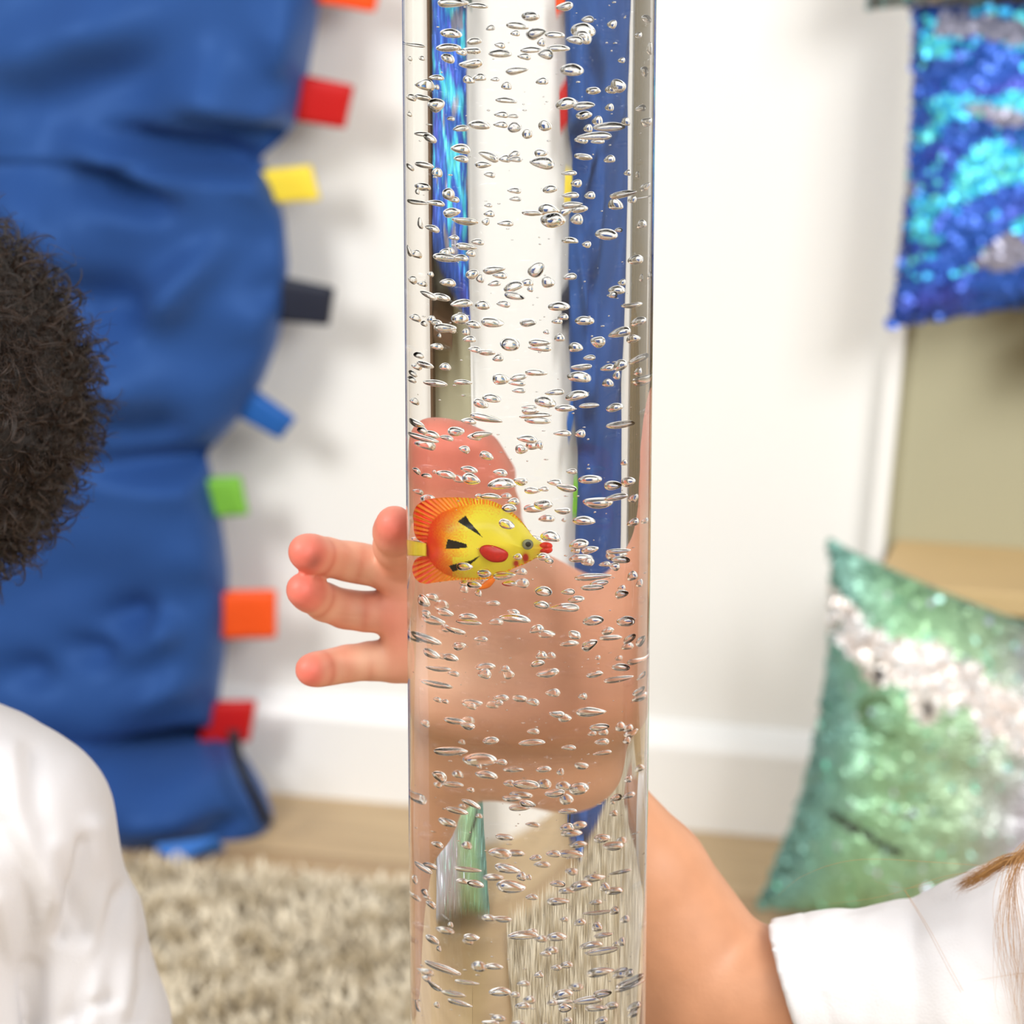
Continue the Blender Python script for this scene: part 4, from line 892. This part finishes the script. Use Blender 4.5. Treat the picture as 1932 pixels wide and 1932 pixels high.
1412: "315 675 75 38 -10;520 682 62 50 0;1305 675 110 45 12;1600 650 50 45 0;1550 685 130 50 -10;755 735 150 55 -8;865 735 120 45 -5;1130 740 95 40 -3;1250 740 165 45 -8;1005 768 80 35 10;1050 815 105 35 -3;1255 865 85 42 -25;810 845 170 60 -10;905 900 62 55 0;955 905 42 32 0;530 850 180 30 -2;210 835 120 40 -20;260 822 100 35 -5;165 880 100 38 -25;155 920 40 55 -10;1595 868 145 22 5;1415 910 135 52 8;710 905 135 45 5;490 932 80 32 -2;582 950 110 50 -8;835 970 190 70 -5;800 985 70 50 0;1160 950 100 38 -5;1320 965 140 60 20;1225 998 105 40 3;1490 975 65 55 20;1555 1000 120 50 -10;225 1010 55 42 -10;245 1045 38 28 0;270 1095 65 42 -25;160 1045 35 35 0;978 1043 80 35 3;1165 1075 145 50 3;1425 1080 85 28 0;1440 1152 180 28 2;1557 1140 60 50 15;680 1190 95 45 -3;770 1197 120 42 -2;1205 1200 55 30 0;1315 1222 80 42 20;1435 1255 68 60 20;1630 1200 60 45 0;375 1277 115 42 -2;408 1238 35 35 0;280 1340 90 55 -25;555 1325 105 52 5;530 1350 60 50 0;920 1310 190 55 5;975 1287 80 35 8;1040 1337 85 42 0;1155 1322 130 55 0;1480 1310 120 35 5;1395 1380 145 45 8;1605 1358 48 55 0;1565 1372 38 30 0;1475 1420 200 38 5;1115 1418 90 45 0;1075 1440 75 28 0;325 1405 32 35 0;605 1530 90 75 -5;715 1530 120 42 0;350 1540 250 50 -15;1220 1520 85 38 8;1150 1538 70 32 0;1028 1590 60 35 3;1455 1570 175 55 3;1600 1555 100 28 3;1590 1590 85 45 8;1655 1575 70 45 -10;1680 1635 165 60 15;1640 1680 170 32 8;240 1570 50 45 -20;240 1615 45 42 -20;295 1665 105 42 -25;520 1640 160 30 -3;920 1650 85 32 5;1290 1675 95 50 -20;430 1722 155 32 -3;755 1708 145 60 5;860 1728 70 35 -10;1195 1725 130 60 20;1480 1722 120 50 5;470 1785 165 40 -12;960 1765 80 48 -5;915 1805 100 40 5;1120 1785 70 35 10;1200 1780 130 35 3;1370 1768 190 45 2;1540 1805 90 50 -10;1430 1822 145 45 -3;1212 1820 90 50 -3;175 1810 45 75 25;312 1800 38 38 0;1700 1810 80 55 0;1690 1860 70 45 8;745 1893 98 45 3;1230 1910 65 38 -10;1465 1912 85 45 10;690 1925 110 40 3;880 1928 85 30 0"}
def bubbles():
    K = 520/1932; items = []
    for oy, s in BUB.items():
        for q in s.split(';'):
            x, y, w, h, a = map(float, q.split()); items.append((740+x*K, oy+y*K, w*K*1.1, h*K*1.14, a))
    # a few just above and below the picture, so that the column goes on
    for i in range(26): items.append((random.uniform(800, 1200), random.choice((random.uniform(-60, -12), random.uniform(1945, 1990))), random.uniform(14, 34), random.uniform(9, 15), random.uniform(-15, 15)))
    items.sort(key=lambda q: -q[2]*q[3]*(1 if -5 < q[1] < 1937 else .2))
    m = clear('air_in_water', 1/N_W)
    shapes = []
    for k in range(10):
        bm = bmesh.new(); bmesh.ops.create_icosphere(bm, subdivisions=4, radius=1); R0 = random.Random(k*13+5)
        cup = R0.uniform(-.28, .22); tear = R0.uniform(-.38, .38); ph = R0.uniform(0, 60); am = R0.uniform(.05, .14); ridge = R0.uniform(0, .12)
        for v in bm.verts:
            p = v.co.copy(); n_ = fn((p.x*.9+ph, p.y*.9, p.z*.9), 1.1); r = 1+am*n_+ridge*math.cos(p.z*3+p.x*1.3)*.5
            q = p*r; q.z *= (1-tear*q.x); q.z += cup*(q.x*q.x+q.y*q.y-.5); v.co = q
        bmesh.ops.recalc_face_normals(bm, faces=bm.faces[:]); me = bpy.data.meshes.new('air_bubble'); bm.to_mesh(me); bm.free()
        me.polygons.foreach_set('use_smooth', [True]*len(me.polygons)); me.materials.append(m); shapes.append(me)
    def solve(u, v, w, h, t):
        u = min(max(u, 772), 1226); q = inside(u, v)
        if q is None: return None
        p, d, tm = q; c = Vector(at(p, d, tm*t)); rad = math.hypot(c.x, c.y)
        l, r_ = inside(max(u-w/2, 768.5), v), inside(min(u+w/2, 1228.5), v)
        if l is None or r_ is None: return None
        f = lambda g: g[0][0]+g[1][0]*((c.y-g[0][1])/g[1][1])
        dep = (c.y-CAM[1])*cp-(c.z-CAM[2])*sp; sz = h/2*dep/F
        sx = min(max(abs(f(r_)-f(l))/2*1.0, sz*.75), w/2*dep/F*1.05); return c, sx, sz
    placed = []; out = []
    for (u, v, w, h, a) in items:
        best = None
        for tr in range(26):
            s = solve(u, v, w, h, random.uniform(.06, .80) if tr < 16 else random.uniform(.03, .96))
            if s is None: continue
            c, sx, sz = s; ry = min(sx, sz*1.7, .0042); sx = min(sx, .0065); rr = max(sx, ry)
            lim = R_I-.0009-rr; rad = math.hypot(c.x, c.y)
            if rad > lim: c = Vector((c.x*lim/rad, c.y*lim/rad, c.z)) if rad-lim < .004 or tr > 18 else None
            if c is None: continue
            gap = 1.
            for (c2, sx2, ry2, sz2) in placed:
                if abs(c2.z-c.z) < sz+sz2+.001:
                    gap = min(gap, max(abs(c.x-c2.x)-sx-sx2, abs(c.y-c2.y)-ry-ry2, abs(c.z-c2.z)-sz-sz2))
            # not into the fish
            if -.046 < c.x < .014 and abs(c.z-FISH_Z) < .024: gap = min(gap, max(abs(c.y-.001)-.013-ry, abs(c.z-FISH_Z)-.020-sz))
            if best is None or gap > best[0]: best = (gap, c, sx, ry, sz)
            if gap > .0003: break
        if best is None or best[0] < -.0016: continue
        gap, c, sx, ry, sz = best; placed.append((c, sx, ry, sz)); out.append((u, v, c, sx, ry, sz, a))
    first = out[:300]; rest = out[300:]
    names = {}
    for i, (u, v, c, sx, ry, sz, a) in enumerate(first):
        o = bpy.data.objects.new('air_bubble', shapes[random.randrange(len(shapes))]); COL.objects.link(o)
        o.location = c; o.scale = (sx, ry, sz); o.rotation_euler = (math.radians(random.uniform(-14, 14)), -math.radians(a), 0)
        thing(o, 'clear flattened air bubble among the larger ones rising inside the water-filled tube', 'bubble', 'larger air bubbles in the tube')
    vs = []; fs = []; base = shapes[2]; bv = np.array([v.co[:] for v in base.vertices]); bf = np.array([p.vertices[:] for p in base.polygons])
    tiny = bmesh.new(); bmesh.ops.create_icosphere(tiny, subdivisions=2, radius=1); tv = np.array([v.co[:] for v in tiny.verts]); tf = np.array([[v.index for v in f.verts] for f in tiny.faces]); tiny.free()
    off = 0
    def add(V, Fc, c, sc, a):
        nonlocal off
        R = np.array(Matrix.Rotation(-math.radians(a), 3, 'Y')); vs.append((V*np.array(sc))@R.T+np.array(c)); fs.append(Fc+off); off += len(V)
    for (u, v, c, sx, ry, sz, a) in rest: add(bv, bf, c, (sx, ry, sz), a)
    for i in range(420):       # specks
        an = random.uniform(0, 6.283); rr = (R_I-.002)*math.sqrt(random.random()); s = random.uniform(.00012, .0004)
        z = random.uniform(Z0-.23, Z0+.23); p = (rr*math.cos(an), rr*math.sin(an), z)
        if -.046 < p[0] < .014 and abs(z-FISH_Z) < .024 and abs(p[1]) < .014: continue
        add(tv, tf, p, (s*random.uniform(1, 2), s, s), 0)
    o = mesh_obj('small_bubbles', np.vstack(vs), np.vstack(fs), m)
    o['kind'] = 'stuff'; thing(o, 'many tiny specks and small air bubbles scattered through the tube water', 'bubbles')
FISH_Z = ony(900, 1020, 0).z
bubbles()
# ================================================================== camera and light
cam = bpy.data.cameras.new('camera'); co = bpy.data.objects.new('camera', cam); COL.objects.link(co)
co.location = CAM; co.rotation_euler = (math.pi/2-PITCH, 0, 0)
cam.sensor_width = 36; cam.lens = F*36/1932; cam.clip_start = .05
cam.dof.use_dof = True; cam.dof.focus_distance = 1.475; cam.dof.aperture_fstop = 11.0
SC.camera = co
def softbox(name, loc, target, size, power, col=(1, 1, 1)):
    l = bpy.data.lights.new(name, 'AREA'); l.size = size; l.energy = power; l.color = col; l.shape = 'SQUARE'
    o = bpy.data.objects.new(name, l); COL.objects.link(o); o.location = loc
    o.rotation_euler = (Vector(target)-Vector(loc)).to_track_quat('-Z', 'Y').to_euler(); return o
softbox('softbox_left', W(-.80, 2.25, 1.75), W(.1, 0, .7), .7, LP, (1, .995, .985))
softbox('softbox_right', W(1.75, 2.0, 1.62), W(.25, 0, .7), .7, RP, (1, .99, .97))
softbox('softbox_front', (.75, -2.3, 1.75), (0, .3, .6), .9, FP, (1, .99, .98))
w = bpy.data.worlds.new('studio'); SC.world = w; w.use_nodes = True; nt = w.node_tree; bg = nt.nodes['Background']
tc = N(nt, 'ShaderNodeTexCoord'); sx = N(nt, 'ShaderNodeSeparateXYZ'); nt.links.new(tc.outputs['Generated'], sx.inputs[0])
rp = N(nt, 'ShaderNodeValToRGB'); nt.links.new(sx.outputs['Z'], rp.inputs['Fac'])
rp.color_ramp.elements[0].position = 0; rp.color_ramp.elements[0].color = (.55, .54, .52, 1)
rp.color_ramp.elements[1].position = .7; rp.color_ramp.elements[1].color = (1, 1, 1, 1)
nt.links.new(rp.outputs['Color'], bg.inputs['Color']); bg.inputs['Strength'].default_value = WS
SC.view_settings.view_transform = 'Standard'; SC.view_settings.look = 'None'; SC.view_settings.exposure = 0; SC.view_settings.gamma = 1
cy = SC.cycles
cy.max_bounces = 14; cy.diffuse_bounces = 3; cy.glossy_bounces = 6; cy.transmission_bounces = 14; cy.transparent_max_bounces = 8
cy.caustics_reflective = False; cy.caustics_refractive = True; cy.blur_glossy = .3; cy.sample_clamp_indirect = 4.0
cy.use_denoising = True; cy.use_adaptive_sampling = True; cy.adaptive_threshold = .04
